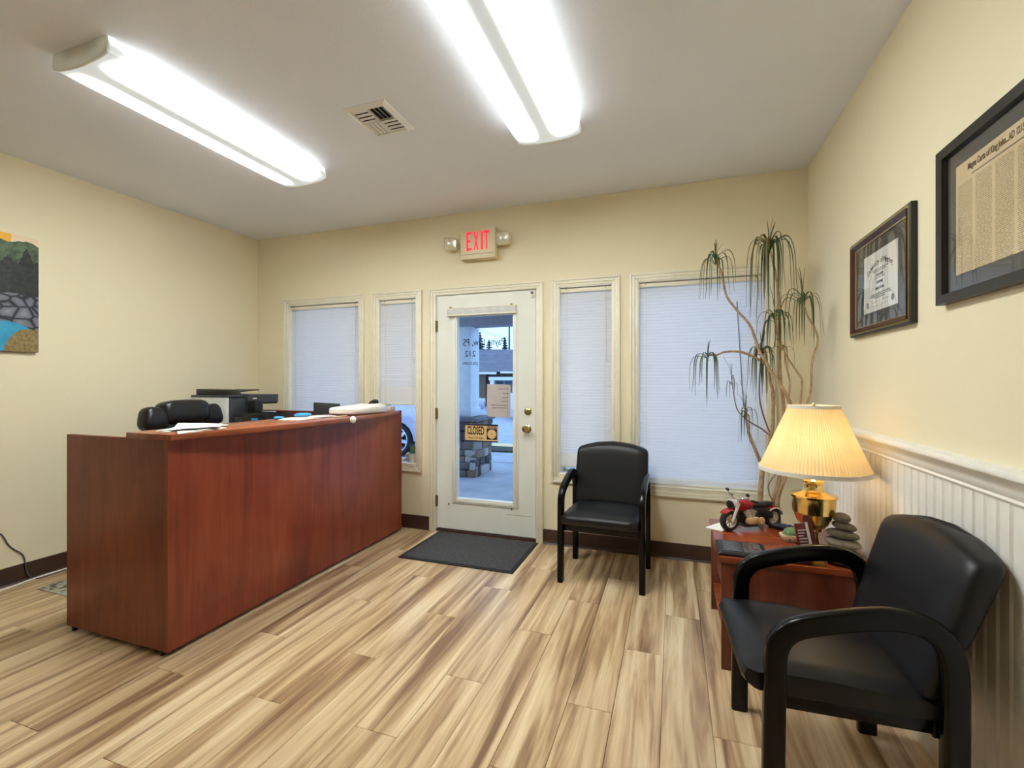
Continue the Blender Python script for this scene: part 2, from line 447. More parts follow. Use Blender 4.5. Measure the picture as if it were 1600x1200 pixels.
# ---- ceiling and walls
tag(MB().box(XL - WT, XR + WT, YF - WT, YB + WT, HC, HC + 0.1).build('ceiling', 'ceiling'), 'flat taupe-white textured ceiling', kind='structure')
tag(MB().box(XL - WT, XL, YF, YB + WT, -0.06, HC).build('wall_left', 'wall'), 'plain beige wall behind the reception desk', kind='structure')
tag(MB().box(XR, XR + WT, YF, YB + WT, -0.06, HC).build('wall_right', 'wall'), 'beige wall with two hanging frames above white wainscot', kind='structure')
tag(MB().box(XL - WT, XR + WT, YF - WT, YF, -0.06, HC).build('wall_front', 'wall'), 'beige wall behind the viewer', kind='structure')
ZT = 2.012
OPEN = [(-3.528, -2.712, 0.52, ZT), (-2.503, -2.117, 0.55, ZT), (-1.925, -1.026, -0.06, 2.016), (-0.843, -0.435, 0.55, ZT), (-0.246, 0.592, 0.505, ZT)]
w = MB(); xs = XL
for a, b, z0, z1 in OPEN:
    w.box(xs, a, YB, YB + WT, -0.06, HC)
    w.box(a, b, YB, YB + WT, z1, HC)
    if z0 > 0: w.box(a, b, YB, YB + WT, -0.06, z0)
    xs = b
w.box(xs, XR, YB, YB + WT, -0.06, HC)
tag(w.build('wall_back', 'wall'), 'beige wall with the glass door and four blind-covered windows', kind='structure')

# ---- casings, windows
def casing(mb, a, b, z0, z1, w=0.06, bottom=True):
    # three stepped bands round an opening, standing proud of the wall
    for i, (o0, o1, d) in enumerate(((0.0, 0.022, 0.010), (0.022, 0.045, 0.015), (0.045, w, 0.021))):
        y0, y1 = YB - d, YB
        mb.box(a - o1, a - o0, y0, y1, (z0 - o1) if bottom else z0, z1 + o1)
        mb.box(b + o0, b + o1, y0, y1, (z0 - o1) if bottom else z0, z1 + o1)
        mb.box(a - o0, b + o0, y0, y1, z1 + o0, z1 + o1)
        if bottom: mb.box(a - o0, b + o0, y0, y1, z0 - o1, z0 - o0)
WLAB = ['wide window with lowered blind behind the reception desk', 'narrow window with half-raised blind beside the door hinges',
        'narrow window with lowered blind beside the door knob', 'wide window with lowered blind behind the tall plant']
k = 0
for i, (a, b, z0, z1) in enumerate(OPEN):
    if i == 2: continue
    k += 1
    e = thing('window_%d' % k, WLAB[k - 1], None, (0, 0, 0), kind='structure')
    mb = MB(); casing(mb, a, b, z0, z1); mb.build('casing', 'trim', e, bevel=0.003, seg=2)
    rv = MB(); t = 0.006
    rv.box(a, a + t, YB - 0.004, YB + WT - 0.05, z0, z1).box(b - t, b, YB - 0.004, YB + WT - 0.05, z0, z1).box(a, b, YB - 0.004, YB + WT - 0.05, z1 - t, z1)
    rv.build('reveal', 'white', e)
    MB().box(a - 0.0, b + 0.0, YB - 0.012, YB + WT - 0.05, z0 - 0.002, z0 + 0.012).build('sill', 'trim', e, bevel=0.003)
    fr = MB(); y0, y1, q = YB + 0.105, YB + 0.15, 0.03
    fr.box(a, a + q, y0, y1, z0, z1).box(b - q, b, y0, y1, z0, z1).box(a + q, b - q, y0, y1, z0, z0 + q).box(a + q, b - q, y0, y1, z1 - q, z1)
    fr.build('window_frame', 'white', e, bevel=0.003)
    MB().box(a + q, b - q, YB + 0.125, YB + 0.131, z0 + q, z1 - q).build('pane', 'glass', e)

# ---- mini blinds, one slat at a time
PITCH = 0.0235
def slat_mesh(wd):
    mb = MB(); n = 5; W = 0.030; th = 0.0008; pts = []
    for i in range(n):
        u = (i / (n - 1) - 0.5); pts.append((u * W, 0.005 * (1 - 4 * u * u)))
    vs = [(-wd / 2, p, q) for p, q in pts] + [(wd / 2, p, q) for p, q in pts]
    return mb.add(vs, [(i, i + 1, n + i + 1, n + i) for i in range(n - 1)]).mesh('slat', smooth=True)
def blind(a, b, ztop, zbot, label, stacked=0, wand=None, cordx=None, tilt_end=0.0):
    wd = b - a - 0.014; cx = (a + b) / 2; yb = YB + 0.035
    e = thing('mini_blind', label, 'blind', (cx, yb, zbot), group='window mini blinds')
    hz = ztop - zbot
    MB().box(-wd / 2, wd / 2, -0.02, 0.018, hz - 0.034, hz - 0.002).build('head_rail', 'trim', e, bevel=0.003)
    for sx in (-1, 1):
        MB().prism([(-0.008, 0.0), (0.008, 0.0), (0.003, 0.006), (-0.003, 0.006)], -0.0235, -0.0195, 'y').build('rail_clip', 'old_brass', e, loc=(sx * (wd / 2 - 0.045), 0, hz - 0.014))
    me = slat_mesh(wd); z = hz - 0.05; tilt = math.radians(68)
    zs = []
    zlow = 0.018 + stacked * 0.0085
    while z > zlow: zs.append((z, tilt)); z -= PITCH
    for j in range(stacked): zs.append((zlow - 0.0085 * j - 0.002, math.radians(40)))
    for z, t in zs: mobj('slat', me, 'slat', e, (0, 0, z), (t + random.uniform(-0.02, 0.02), 0, 0))
    MB().box(-wd / 2, wd / 2, -0.012, 0.012, 0.0, 0.014).build('bottom_rail', 'trim', e, bevel=0.003)
    for sx in (-1, 1):
        MB().tube([(sx * (wd / 2 - 0.05), -0.0135, 0.01), (sx * (wd / 2 - 0.05), -0.0135, hz - 0.03)], 0.0008, 5).build('ladder_cord', 'lgrey', e)
    if cordx is not None:
        z1 = hz - cordx[1]
        MB().tube([(cordx[0] - cx, -0.024, hz - 0.02), (cordx[0] - cx, -0.024, z1)], 0.0013, 6).build('pull_cord', 'lgrey', e)
        MB().lathe([(0.002, 0.02), (0.005, 0.012), (0.006, 0)], 10, (cordx[0] - cx, -0.024, z1 - 0.02)).build('cord_tassel', 'white', e, smooth=True)
        MB().ell((cordx[0] - cx, -0.025, hz - 0.09), (0.006, 0.005, 0.008)).build('cord_bead', 'white', e, smooth=True)
    if wand:
        MB().tube([(wand[0] - cx, -0.03, wand[1] - zbot), (wand[2] - cx, -0.036, wand[3] - zbot)], 0.0042, 6).build('tilt_wand', 'grey', e)
    return e
blind(OPEN[0][0], OPEN[0][1], 2.004, 0.56, 'white mini blind fully lowered over window behind the reception desk', 3, cordx=(-2.76, 0.42))
blind(OPEN[1][0], OPEN[1][1], 2.004, 1.07, 'white mini blind half raised on narrow window left of the door', 16, cordx=(-2.16, 0.52))
blind(OPEN[3][0], OPEN[3][1], 2.004, 0.612, 'white mini blind on narrow window behind the armchair by the door', 10, cordx=(-0.48, 0.55))
blind(OPEN[4][0], OPEN[4][1], 2.004, 0.52, 'wide white mini blind behind the leggy tall plant', 3, wand=(0.414, 1.83, 0.455, 1.10))

# ---- door
dr = thing('door_1', 'white entrance door with a tall glass panel below the exit sign', None, (0, 0, 0), kind='structure')
mb = MB(); casing(mb, -1.925, -1.026, 0.0, 2.012, 0.055, bottom=False); mb.build('casing', 'trim', dr, bevel=0.003)
jb = MB(); jb.box(-1.925, -1.919, YB, YB + WT, 0, 2.016).box(-1.032, -1.026, YB, YB + WT, 0, 2.016).box(-1.925, -1.026, YB, YB + WT, 2.010, 2.016)
jb.build('jamb', 'white', dr)
DY0, DY1 = YB + 0.002, YB + 0.046
GX0, GX1, GZ0, GZ1 = -1.735, -1.213, 0.284, 1.822
sl = MB(); A0, A1, B0, B1 = -1.915, -1.036, 0.03, 2.006
sl.box(A0, GX0, DY0, DY1, B0, B1).box(GX1, A1, DY0, DY1, B0, B1).box(GX0, GX1, DY0, DY1, B0, GZ0).box(GX0, GX1, DY0, DY1, GZ1, B1)
sl.build('slab', 'door_white', dr)
mo = MB()
for o0, o1, d in ((0.0, 0.014, 0.004), (-0.02, 0.0, 0.014), (-0.034, -0.02, 0.009)):
    x0_, x1_, z0_, z1_ = GX0 + o0, GX1 - o0, GZ0 + o0, GZ1 - o0
    x0o, x1o, z0o, z1o = GX0 + o0 - (o1 - o0), 0, 0, 0
for q, w_, d in ((0.0, 0.02, 0.013), (0.02, 0.014, 0.007)):
    xa, xb, za, zb = GX0 - q, GX1 + q, GZ0 - q, GZ1 + q
    y0 = DY0 - d
    mo.box(xa - w_, xa, y0, DY0, za - w_, zb + w_).box(xb, xb + w_, y0, DY0, za - w_, zb + w_).box(xa, xb, y0, DY0, za - w_, za).box(xa, xb, y0, DY0, zb, zb + w_)
mo.box(GX0, GX0 + 0.012, DY0 - 0.008, DY1, GZ0, GZ1).box(GX1 - 0.012, GX1, DY0 - 0.008, DY1, GZ0, GZ1).box(GX0, GX1, DY0 - 0.008, DY1, GZ0, GZ0 + 0.012)
mo.build('glass_moulding', 'door_white', dr, bevel=0.003)
MB().box(GX0, GX1, DY0 + 0.02, DY0 + 0.026, GZ0, GZ1).build('pane', 'glass', dr)
for z in (1.75, 1.004, 0.258):
    hb = MB(); hb.lathe([(0.007, -0.048), (0.007, 0.048)], 10, (-1.919, YB - 0.008, z)); hb.box(-1.932, -1.906, YB - 0.005, YB + 0.002, z - 0.046, z + 0.046)
    hb.build('hinge', 'old_brass', dr, smooth=True)
tag(MB().box(-1.92, -1.03, YB - 0.01, YB + WT, 0.001, 0.022).build('threshold', 'base', dr, bevel=0.004))
RX = Matrix.Rotation(PI / 2, 4, 'X')
def yl(mb, prof, x, z, y=DY0, n=24): return mb.lathe(prof, n, mt=Matrix.Translation((x, y, z)) @ RX)
d1 = MB(); yl(d1, [(0.031, 0), (0.031, 0.006), (0.026, 0.012), (0.018, 0.014), (0.018, 0.02), (0.001, 0.021)], -1.098, 1.037)
db = d1.build('deadbolt', 'satin_brass', dr, smooth=True)
MB().box(-1.102, -1.094, DY0 - 0.034, DY0 - 0.02, 1.022, 1.052).build('thumb_turn', 'satin_brass', db, bevel=0.002)
d2 = MB(); yl(d2, [(0.033, 0), (0.033, 0.005), (0.027, 0.010), (0.012, 0.014), (0.012, 0.03), (0.022, 0.036), (0.029, 0.046), (0.029, 0.056), (0.022, 0.066), (0.010, 0.069), (0.001, 0.069)], -1.103, 0.90)
d2.build('door_knob', 'satin_brass', dr, smooth=True)
hr = MB(); hr.box(-1.80, -1.192, DY0 - 0.034, DY0 - 0.002, 1.838, 1.884)
hrail = hr.build('blind_head_rail', 'lgrey', dr, bevel=0.002)
hp = MB().box(-1.803, -1.189, DY0 - 0.037, DY0 - 0.002, 1.884, 1.892).box(-1.803, -1.189, DY0 - 0.037, DY0 - 0.002, 1.826, 1.838)
hp.build('rail_lip', 'trim', hrail, bevel=0.002)
for x in (-1.775, -1.228): MB().prism([(-0.012, 0), (0.012, 0), (0.004, 0.012), (-0.004, 0.012)], DY0 - 0.034, DY0 - 0.004, 'y').build('rail_bracket', 'old_brass', hrail, loc=(x, 0, 1.892))
se = MB().box(-1.073, -1.048, DY0 - 0.014, DY0 - 0.0005, 1.945, 2.0).build('door_sensor', 'white', dr, bevel=0.003)
MB().box(-1.069, -1.053, DY0 - 0.016, DY0 - 0.0135, 1.972, 1.99).build('sensor_window', 'black', se)
MB().box(-1.038, -1.028, YB - 0.03, YB - 0.016, 1.95, 2.0).build('sensor_magnet', 'white', se, bevel=0.003)
for x, z in ((-1.80, 0.24), (-1.235, 0.245)):
    MB().ell((x, DY0 - 0.006, z), (0.007, 0.008, 0.009)).build('blind_hold_down', 'old_brass', dr, smooth=True)
MB().box(-1.28, -1.06, DY0 - 0.0006, DY0 + 0.0005, 0.196, 0.199).build('scuff_mark', 'print_grey', dr)
# lettering on the glass (applied from outside, so it reads backwards from here)
GY = DY0 + 0.0195
text_obj('window_lettering', 'Payne Law, PS', 0.083, 'door_text', dr, (-1.490, GY, 1.603), (PI / 2, 0, 0), 0.80, mirror=True, label='company name in mirrored serif letters')
text_obj('window_lettering', '212', 0.07, 'door_text', dr, (-1.612, GY, 1.508), (PI / 2, 0, 0), 0.95, mirror=True, label='mirrored phone number digits')
text_obj('window_lettering', 'ps.com', 0.05, 'door_text', dr, (-1.612, GY, 1.432), (PI / 2, 0, 0), 0.95, mirror=True, label='mirrored web address')
# closed sign, hung inside the glass
SY = DY0 - 0.012
cs = thing('closed_sign', 'tan and navy CLOSED sign with clock dial hanging on the door glass', 'sign', (-1.497, SY, 0.852))
MB().box(-0.147, 0.147, 0, 0.003, -0.073, 0.073).build('board', 'sign_tan', cs)
MB().box(-0.147, 0.147, -0.0008, 0, 0.060, 0.073).build('top_band', 'sign_navy', cs); MB().box(-0.147, 0.147, -0.0008, 0, -0.073, -0.063).build('bottom_band', 'sign_navy', cs)
text_obj('lettering', 'CLOSED', 0.096, 'print_black', cs, (-0.051, -0.001, 0.016), (PI / 2, 0, 0), 0.43, bold=0.0022)
text_obj('lettering', 'Please Call Again', 0.024, 'print_black', cs, (-0.051, -0.001, -0.041), (PI / 2, 0, 0), 0.86, shear=0.3)
text_obj('lettering', 'WILL RETURN', 0.016, 'print_black', cs, (0.094, -0.001, 0.050), (PI / 2, 0, 0), 0.80, bold=0.0006)
MB().box(0.047, 0.138, -0.0008, 0, -0.052, 0.040).build('dial_panel', 'sign_navy', cs)
dl = [(0.0925 + (0.040 if i % 2 else 0.037) * math.cos(2 * PI * i / 48), -0.006 + (0.040 if i % 2 else 0.037) * math.sin(2 * PI * i / 48)) for i in range(48)]
dial = MB().prism(dl, -0.0016, -0.0006, 'y').build('clock_dial', 'sign_tan', cs)
MB().box(0.088, 0.097, -0.0024, -0.0016, -0.012, 0.0).build('dial_hub', 'print_grey', dial)
MB().tube([(-0.1, 0.001, 0.073), (0.0, 0.004, 0.16), (0.1, 0.001, 0.073)], 0.0008, 5).build('hanging_string', 'lgrey', cs)
# paper taped to the outside of the glass
nt_ = thing('paper_note', 'pinkish paper note taped to the door glass above CLOSED sign', 'paper', (-1.358, DY0 + 0.028, 1.118))
MB().prism([(-0.104, 0.138), (0.102, 0.134), (0.100, -0.138), (-0.088, -0.133), (-0.110, -0.118)], 0, 0.0008, 'y').build('sheet', 'pinkpaper', nt_)
for x0_, x1_, z in ((0.0, 0.085, 0.098), (0.035, 0.085, 0.062), (0.03, 0.082, 0.026), (0.02, 0.08, -0.005), (-0.07, 0.075, -0.036), (-0.06, 0.07, -0.058)):
    lm = MB(); x = x0_
    while x < x1_:
        wl = random.uniform(0.006, 0.014); lm.box(x, min(x + wl, x1_), -0.0005, 0, z - 0.004, z + 0.004); x += wl + 0.003
    lm.build('show_through_writing', 'print_grey', nt_)
MB().box(0.074, 0.077, -0.0004, 0, -0.137, 0.133).build('paper_crease', 'print_grey', nt_)

# ---- baseboards and wainscot
bb = MB()
bp = lambda: [(0, 0), (-0.018, 0), (-0.010, 0.012), (-0.006, 0.03), (-0.005, 0.112), (0, 0.114)]
for a, b in ((XL, -1.982), (-0.97, XR)):
    bb.prism([(YB + q, z) for q, z in bp()], a, b, 'x')
tag(bb.build('baseboard_back', 'base'), 'dark brown vinyl baseboard under the windows', kind='structure')
tag(MB().prism([(XL - q, z) for q, z in bp()], YF, YB, 'y').build('baseboard_left', 'base'), 'dark brown vinyl baseboard along the wall behind the desk', kind='structure')
wn = thing('trim_1', 'white beadboard wainscot with moulded chair rail', None, (0, 0, 0), kind='structure')
BW = 0.0535
bprof = [(0, 0), (-0.007, 0.0), (-0.0075, 0.002), (-0.0105, 0.005), (-0.0075, 0.009), (-0.006, 0.011), (-0.0095, 0.0135), (-0.0095, BW - 0.003), (-0.006, BW - 0.0005), (0, BW - 0.0005)]
bme = MB().prism(bprof, 0.10, 0.972, 'z').mesh('bead_board', smooth=True, ang=25)
y = YB - BW
while y > -0.6:
    mobj('bead_board', bme, 'white', wn, (XR, y, 0)); y -= BW
rail = [(0, 0.955), (-0.012, 0.955), (-0.016, 0.962), (-0.012, 0.969), (-0.018, 0.976), (-0.020, 0.990), (-0.024, 1.004), (-0.034, 1.016), (-0.036, 1.024), (-0.046, 1.026), (-0.048, 1.036), (-0.044, 1.046), (0, 1.047)]
MB().prism([(XR + a, b) for a, b in rail], -0.6, YB, 'y').build('chair_rail', 'white', wn, smooth=True, ang=35)
MB().prism([(XR, 0), (XR - 0.016, 0), (XR - 0.016, 0.095), (XR - 0.010, 0.105), (XR, 0.108)], -0.6, YB, 'y').build('base_board', 'white', wn)

# ---- ceiling lights
def wrap_light(x, y, label):
    e = thing('ceiling_light', label, 'light', (x, y, HC), group='ceiling wrap lights')
    hw, L, dp = 0.178, 0.630, 0.088
    MB().box(-0.11, 0.11, -L + 0.01, L - 0.01, -0.045, 0).build('housing', 'steel', e)
    pr = [(-hw + 0.012, -0.012), (-hw + 0.004, -0.03), (-hw, -0.052), (-hw + 0.004, -0.064)]
    pr += [(-hw + 0.006 + (2 * hw - 0.012) * i / 12, -0.066 - (dp - 0.070) * math.sin(PI * i / 12) ** 0.8) for i in range(1, 12)]
    pr += [(hw - 0.004, -0.064), (hw, -0.052), (hw - 0.004, -0.03), (hw - 0.012, -0.012)]
    inner = [(a * 0.985, b * 0.95 + 0.001) for a, b in reversed(pr)]
    MB().prism(pr + inner, -L + 0.005, L - 0.005, 'y').build('lens', 'lens', e, smooth=True, ang=50)
    cap = [(-hw + 0.006, 0), (-hw - 0.002, -0.03), (-hw - 0.003, -0.054), (-hw + 0.002, -0.067)] + [(-hw + 0.004 + (2 * hw - 0.008) * i / 12, -0.070 - (dp - 0.070) * math.sin(PI * i / 12) ** 0.8) for i in range(1, 12)] + [(hw - 0.002, -0.067), (hw + 0.003, -0.054), (hw + 0.002, -0.03), (hw - 0.006, 0)]
    for s in (-1, 1):
        ec = MB().prism(cap, s * L - 0.005 * s, s * (L + 0.004), 'y').build('end_cap', 'cap_plastic', e, smooth=True, ang=50)
    return e
wrap_light(-2.363, 1.872, 'long fluorescent wrap light above the reception desk')
wrap_light(-0.656, 1.872, 'long fluorescent wrap light nearer the framed pictures, partly cut off above')

# ---- ceiling vent: square four-way register
vt = thing('ceiling_vent', 'square white four-way louvred vent in the ceiling', 'vent', (-1.497, 2.124, HC))
VW, VH = 0.126, 0.143
fr = MB(); 
def ring(mb, w0, h0, w1, h1, z0, z1):
    o = [(-w0, -h0), (w0, -h0), (w0, h0), (-w0, h0)]; i = [(-w1, -h1), (w1, -h1), (w1, h1), (-w1, h1)]
    for k in range(4):
        a, b, c, d = o[k], o[(k + 1) % 4], i[(k + 1) % 4], i[k]
        mb.add([a + (z0,), b + (z0,), c + (z1,), d + (z1,), a + (0,), b + (0,), c + (0,), d + (0,)], [(0, 1, 2, 3), (4, 7, 6, 5), (0, 4, 5, 1), (2, 6, 7, 3), (1, 5, 6, 2), (0, 3, 7, 4)])
ring(fr, VW, VH, VW - 0.028, VH - 0.028, -0.004, -0.014)
fr.build('frame', 'white', vt)
MB().box(-VW + 0.028, VW - 0.028, -VH + 0.028, VH - 0.028, -0.0015, -0.0005).build('backing', 'dark', vt)
iw, ih = VW - 0.030, VH - 0.030
MB().box(-0.002, 0.002, -ih, ih, -0.016, -0.002).build('divider', 'white', vt); MB().box(-iw, iw, -0.002, 0.002, -0.016, -0.002).build('divider', 'white', vt)
def vslat(L, axis, mat=None):
    mb = MB(); mb.box(-L / 2, L / 2, -0.0088, 0.0088, -0.0006, 0.0006)
    return mb.mesh('slat')
sx_me = vslat(iw - 0.004, 'x'); sy_me = vslat(ih - 0.004, 'y')
for qx, qy, ax, ta in ((-1, -1, 'x', -0.12), (1, 1, 'x', -0.12), (1, -1, 'y', 0.75), (-1, 1, 'y', -0.25)):
    n = 4
    for k in range(n):
        if ax == 'x':
            yy = qy * (0.012 + (ih - 0.02) * k / (n - 1)); o = mobj('slat', sx_me, 'white', vt, (qx * iw / 2, yy, -0.0105), (ta, 0, 0))
        else:
            xx = qx * (0.012 + (iw - 0.02) * k / (n - 1)); o = mobj('slat', sy_me, 'white', vt, (xx, qy * ih / 2, -0.0105), (ta, 0, PI / 2))

# ---- exit sign
ex = thing('exit_sign', 'ivory EXIT sign with red letters and two emergency lamp heads', 'exit sign', (-1.505, YB, 2.40))
MB().box(-0.155, 0.155, -0.072, 0, -0.122, 0.122).build('housing', 'exit_housing', ex, bevel=0.006)
MB().box(-0.150, 0.150, -0.0735, -0.071, -0.085, -0.082).build('cover_seam', 'print_grey', ex)
LT = {'E': [(0, 0, .13, 1), (0, 0, 1, .12), (0, .44, .78, .56), (0, .88, 1, 1)], 'I': [(0.3, 0, .7, 1)], 'T': [(.36, 0, .64, 1), (0, .88, 1, 1)]}
def letter(ch, x, w_, h_, z):
    mb = MB()
    if ch == 'X':
        t = 0.26
        mb.prism([(x, z), (x + t * w_, z), (x + w_, z + h_), (x + w_ - t * w_, z + h_)], -0.0745, -0.072, 'y')
        mb.prism([(x + w_ - t * w_, z), (x + w_, z), (x + t * w_, z + h_), (x, z + h_)], -0.0748, -0.072, 'y')
    else:
        for a, b, c, d in LT[ch]:
            if ch == 'E' and c == .13: c = .3
            mb.box(x + a * w_, x + c * w_, -0.0745, -0.072, z + b * h_, z + d * h_)
    mb.build('letter', 'exit_red', ex)
letter('E', -0.098, 0.046, 0.150, -0.052); letter('X', -0.036, 0.046, 0.150, -0.052); letter('I', 0.016, 0.046, 0.150, -0.052); letter('T', 0.056, 0.048, 0.150, -0.052)
M['clear_plastic'] = plain('clear_lamp_lens', lin(214, 206, 176), 0.12, vary=0.15, nscale=30)
for s, dz in ((-1, 0.022), (1, 0.022)):
    hd = thing('lamp_head', None, None); hd.parent = ex; hd.location = (s * (0.246 if s < 0 else 0.222), -0.055, dz); hd.rotation_euler = (0.1, 0, -s * 0.25 if s < 0 else 0.1)
    body = MB().loft([[(a * k, y_, b * k) for a, b in rrect(0.115, 0.105, 0.02)] for y_, k in ((0.03, 0.45), (0.012, 0.9), (-0.012, 1.0), (-0.024, 1.0))]).build('lamp_body', 'exit_housing', hd, smooth=True)
    MB().loft([[(a * k, y_, b * k) for a, b in rrect(0.110, 0.100, 0.02)] for y_, k in ((-0.024, 1.0), (-0.034, 0.85), (-0.030, 0.45), (-0.036, 0.1))]).build('lamp_lens', 'clear_plastic', hd, smooth=True, ang=25)
    MB().tube([(-s * 0.04, 0.02, -0.02), (-s * 0.10, 0.03, -0.03)], 0.014, 10).build('swivel_arm', 'exit_housing', hd, smooth=True)

# ================================================================== RECEPTION DESK
rd = thing('reception_desk', 'cherry wood reception desk with raised bow-front counter', 'desk', (-2.2, 1.49, 0))
DX, DY = -2.2, 1.49   # local = world - (DX, DY)
Ld = 1.94
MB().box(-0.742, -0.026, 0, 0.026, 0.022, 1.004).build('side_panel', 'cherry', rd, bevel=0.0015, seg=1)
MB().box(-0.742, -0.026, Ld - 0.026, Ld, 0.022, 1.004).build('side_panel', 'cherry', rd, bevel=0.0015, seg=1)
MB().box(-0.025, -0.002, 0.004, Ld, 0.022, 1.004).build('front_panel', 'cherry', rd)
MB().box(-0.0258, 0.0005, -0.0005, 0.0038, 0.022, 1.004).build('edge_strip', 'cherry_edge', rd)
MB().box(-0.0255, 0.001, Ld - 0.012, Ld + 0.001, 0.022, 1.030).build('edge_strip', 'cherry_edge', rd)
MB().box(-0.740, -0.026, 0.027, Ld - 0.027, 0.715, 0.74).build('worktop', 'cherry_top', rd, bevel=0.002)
ct = [(-0.262, -0.016)]
N = 28
for i in range(N + 1):
    t = i / N; ct.append((0.018 + 0.14 * math.sin(PI * (0.06 + 0.92 * t)) - 0.028 * t, -0.016 + (Ld + 0.0) * t))
ct += [(-0.262, Ld - 0.016)]
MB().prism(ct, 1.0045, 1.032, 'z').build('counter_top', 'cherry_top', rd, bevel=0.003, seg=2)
MB().box(-0.255, -0.235, 0.03, Ld - 0.03, 0.74, 1.0045).build('hutch_back', 'cherry', rd)
pd = MB().box(-0.72, -0.06, 0.05, 0.45, 0.06, 0.714).build('pedestal', 'cherry', rd)
for z0, z1 in ((0.08, 0.36), (0.37, 0.53), (0.54, 0.70)):
    df = MB().box(-0.738, -0.72, 0.055, 0.445, z0, z1).build('drawer_front', 'cherry', rd, bevel=0.002)
for a, b in ((-0.70, 0.013), (-0.05, 0.013), (-0.70, Ld - 0.013), (-0.05, Ld - 0.013)):
    MB().lathe([(0.012, 0), (0.012, 0.023)], 10, (a, b, 0)).build('levelling_foot', 'black', rd)

rt = thing('desk_return', 'cherry wood return desk against the window wall', 'desk', (-3.43, 3.10, 0))
MB().box(-0.44, 0.47, -0.34, 0.345, 0.712, 0.738).build('worktop', 'cherry_top', rt, bevel=0.002)
MB().box(-0.44, 0.47, 0.346, 0.368, 0.03, 1.003).build('back_panel', 'cherry', rt)
MB().box(-0.44, -0.415, -0.34, 0.345, 0.0, 0.712).build('side_panel', 'cherry', rt)
MB().box(0.445, 0.47, -0.34, 0.345, 0.0, 0.712).build('side_panel', 'cherry', rt)

# printer on the return
pr = thing('office_printer', 'black and white multifunction printer on the return desk', 'printer', (-3.655, 3.045, 0.7385))
# local: x toward room (+), y toward window wall
MB().box(-0.20, 0.215, -0.25, -0.225, 0.0, 0.405).build('side_cover', 'lgrey', pr, bevel=0.006)
MB().box(-0.20, 0.215, -0.225, 0.25, 0.0, 0.16).build('paper_base', 'dgrey', pr, bevel=0.006)
MB().box(-0.20, 0.06, -0.225, 0.25, 0.16, 0.40).build('print_engine', 'dgrey', pr, bevel=0.006)
MB().box(0.06, 0.216, -0.225, -0.07, 0.16, 0.40).build('front_cover', 'dgrey', pr, bevel=0.006)
MB().prism([(-0.20, 0.34), (0.216, 0.34), (0.236, 0.355), (0.236, 0.425), (-0.20, 0.425)], -0.07, 0.255, 'y').build('scanner_unit', 'dgrey', pr, bevel=0.005)
MB().box(-0.20, 0.20, -0.245, -0.07, 0.405, 0.425).build('top_cover', 'dgrey', pr, bevel=0.004)
MB().prism([(-0.20, 0.425), (0.16, 0.425), (0.10, 0.47), (-0.20, 0.475)], -0.20, -0.05, 'y').build('document_feeder', 'black', pr, bevel=0.006)
MB().box(-0.16, 0.10, -0.04, 0.20, 0.448, 0.458, Matrix.Rotation(0.06, 4, 'X')).build('feeder_tray', 'black', pr, bevel=0.003)
MB().box(0.215, 0.219, -0.05, -0.01, 0.388, 0.398).build('indicator_label', 'white', pr, loc=(0.018, 0.03, 0.0))
MB().box(0.06, 0.215, -0.06, 0.25, 0.255, 0.27).build('output_tray', 'lgrey', pr, bevel=0.003)
MB().box(0.216, 0.220, -0.19, -0.10, 0.195, 0.20).build('cover_slot', 'print_grey', pr)
# organiser in front of the printer
og = thing('file_organizer', 'black desktop file organizer in front of the printer', 'organizer', (-3.235, 2.975, 0.7385))
ob = MB(); ob.box(-0.185, 0.155, -0.13, 0.13, 0, 0.008)
ob.build('base', 'black', og)
for x in (-0.185, -0.10, 0.0, 0.147): MB().box(x, x + 0.008, -0.13, 0.13, 0.008, 0.275).build('divider', 'black', og, bevel=0.002)
MB().box(-0.177, 0.147, 0.122, 0.13, 0.008, 0.275).build('back_plate', 'black', og); MB().box(-0.092, 0.147, -0.13, -0.122, 0.008, 0.272).build('front_plate', 'black', og, bevel=0.002)
MB().box(-0.178, -0.100, -0.132, -0.126, 0.008, 0.245).build('slot_front', 'dgrey', og)
cb = thing('black_cup', 'black square cup with a silver cross on the file organizer', 'cup', (-3.365, 3.0, 1.0145))
MB().loft([[(a * k, b * k, z) for a, b in rrect(0.105, 0.08, 0.02)] for z, k in ((0, 0.92), (0.09, 1.0), (0.098, 0.94), (0.098, 0.86), (0.01, 0.8))]).build('cup_body', 'black', cb, smooth=True)
MB().box(-0.028, -0.024, -0.0425, -0.039, 0.015, 0.085).box(-0.036, -0.016, -0.0425, -0.039, 0.060, 0.065).build('cross_emblem', 'chrome', cb)
tag(MB().prism([(-0.036, -0.036), (0.033, -0.038), (0.036, 0.034), (-0.038, 0.036)], -0.0012, 0.0, 'y').build('sticky_note', 'blue_paper', loc=(-3.195, 2.8445, 0.945)), 'square light blue sticky note on the black file organizer', 'note')
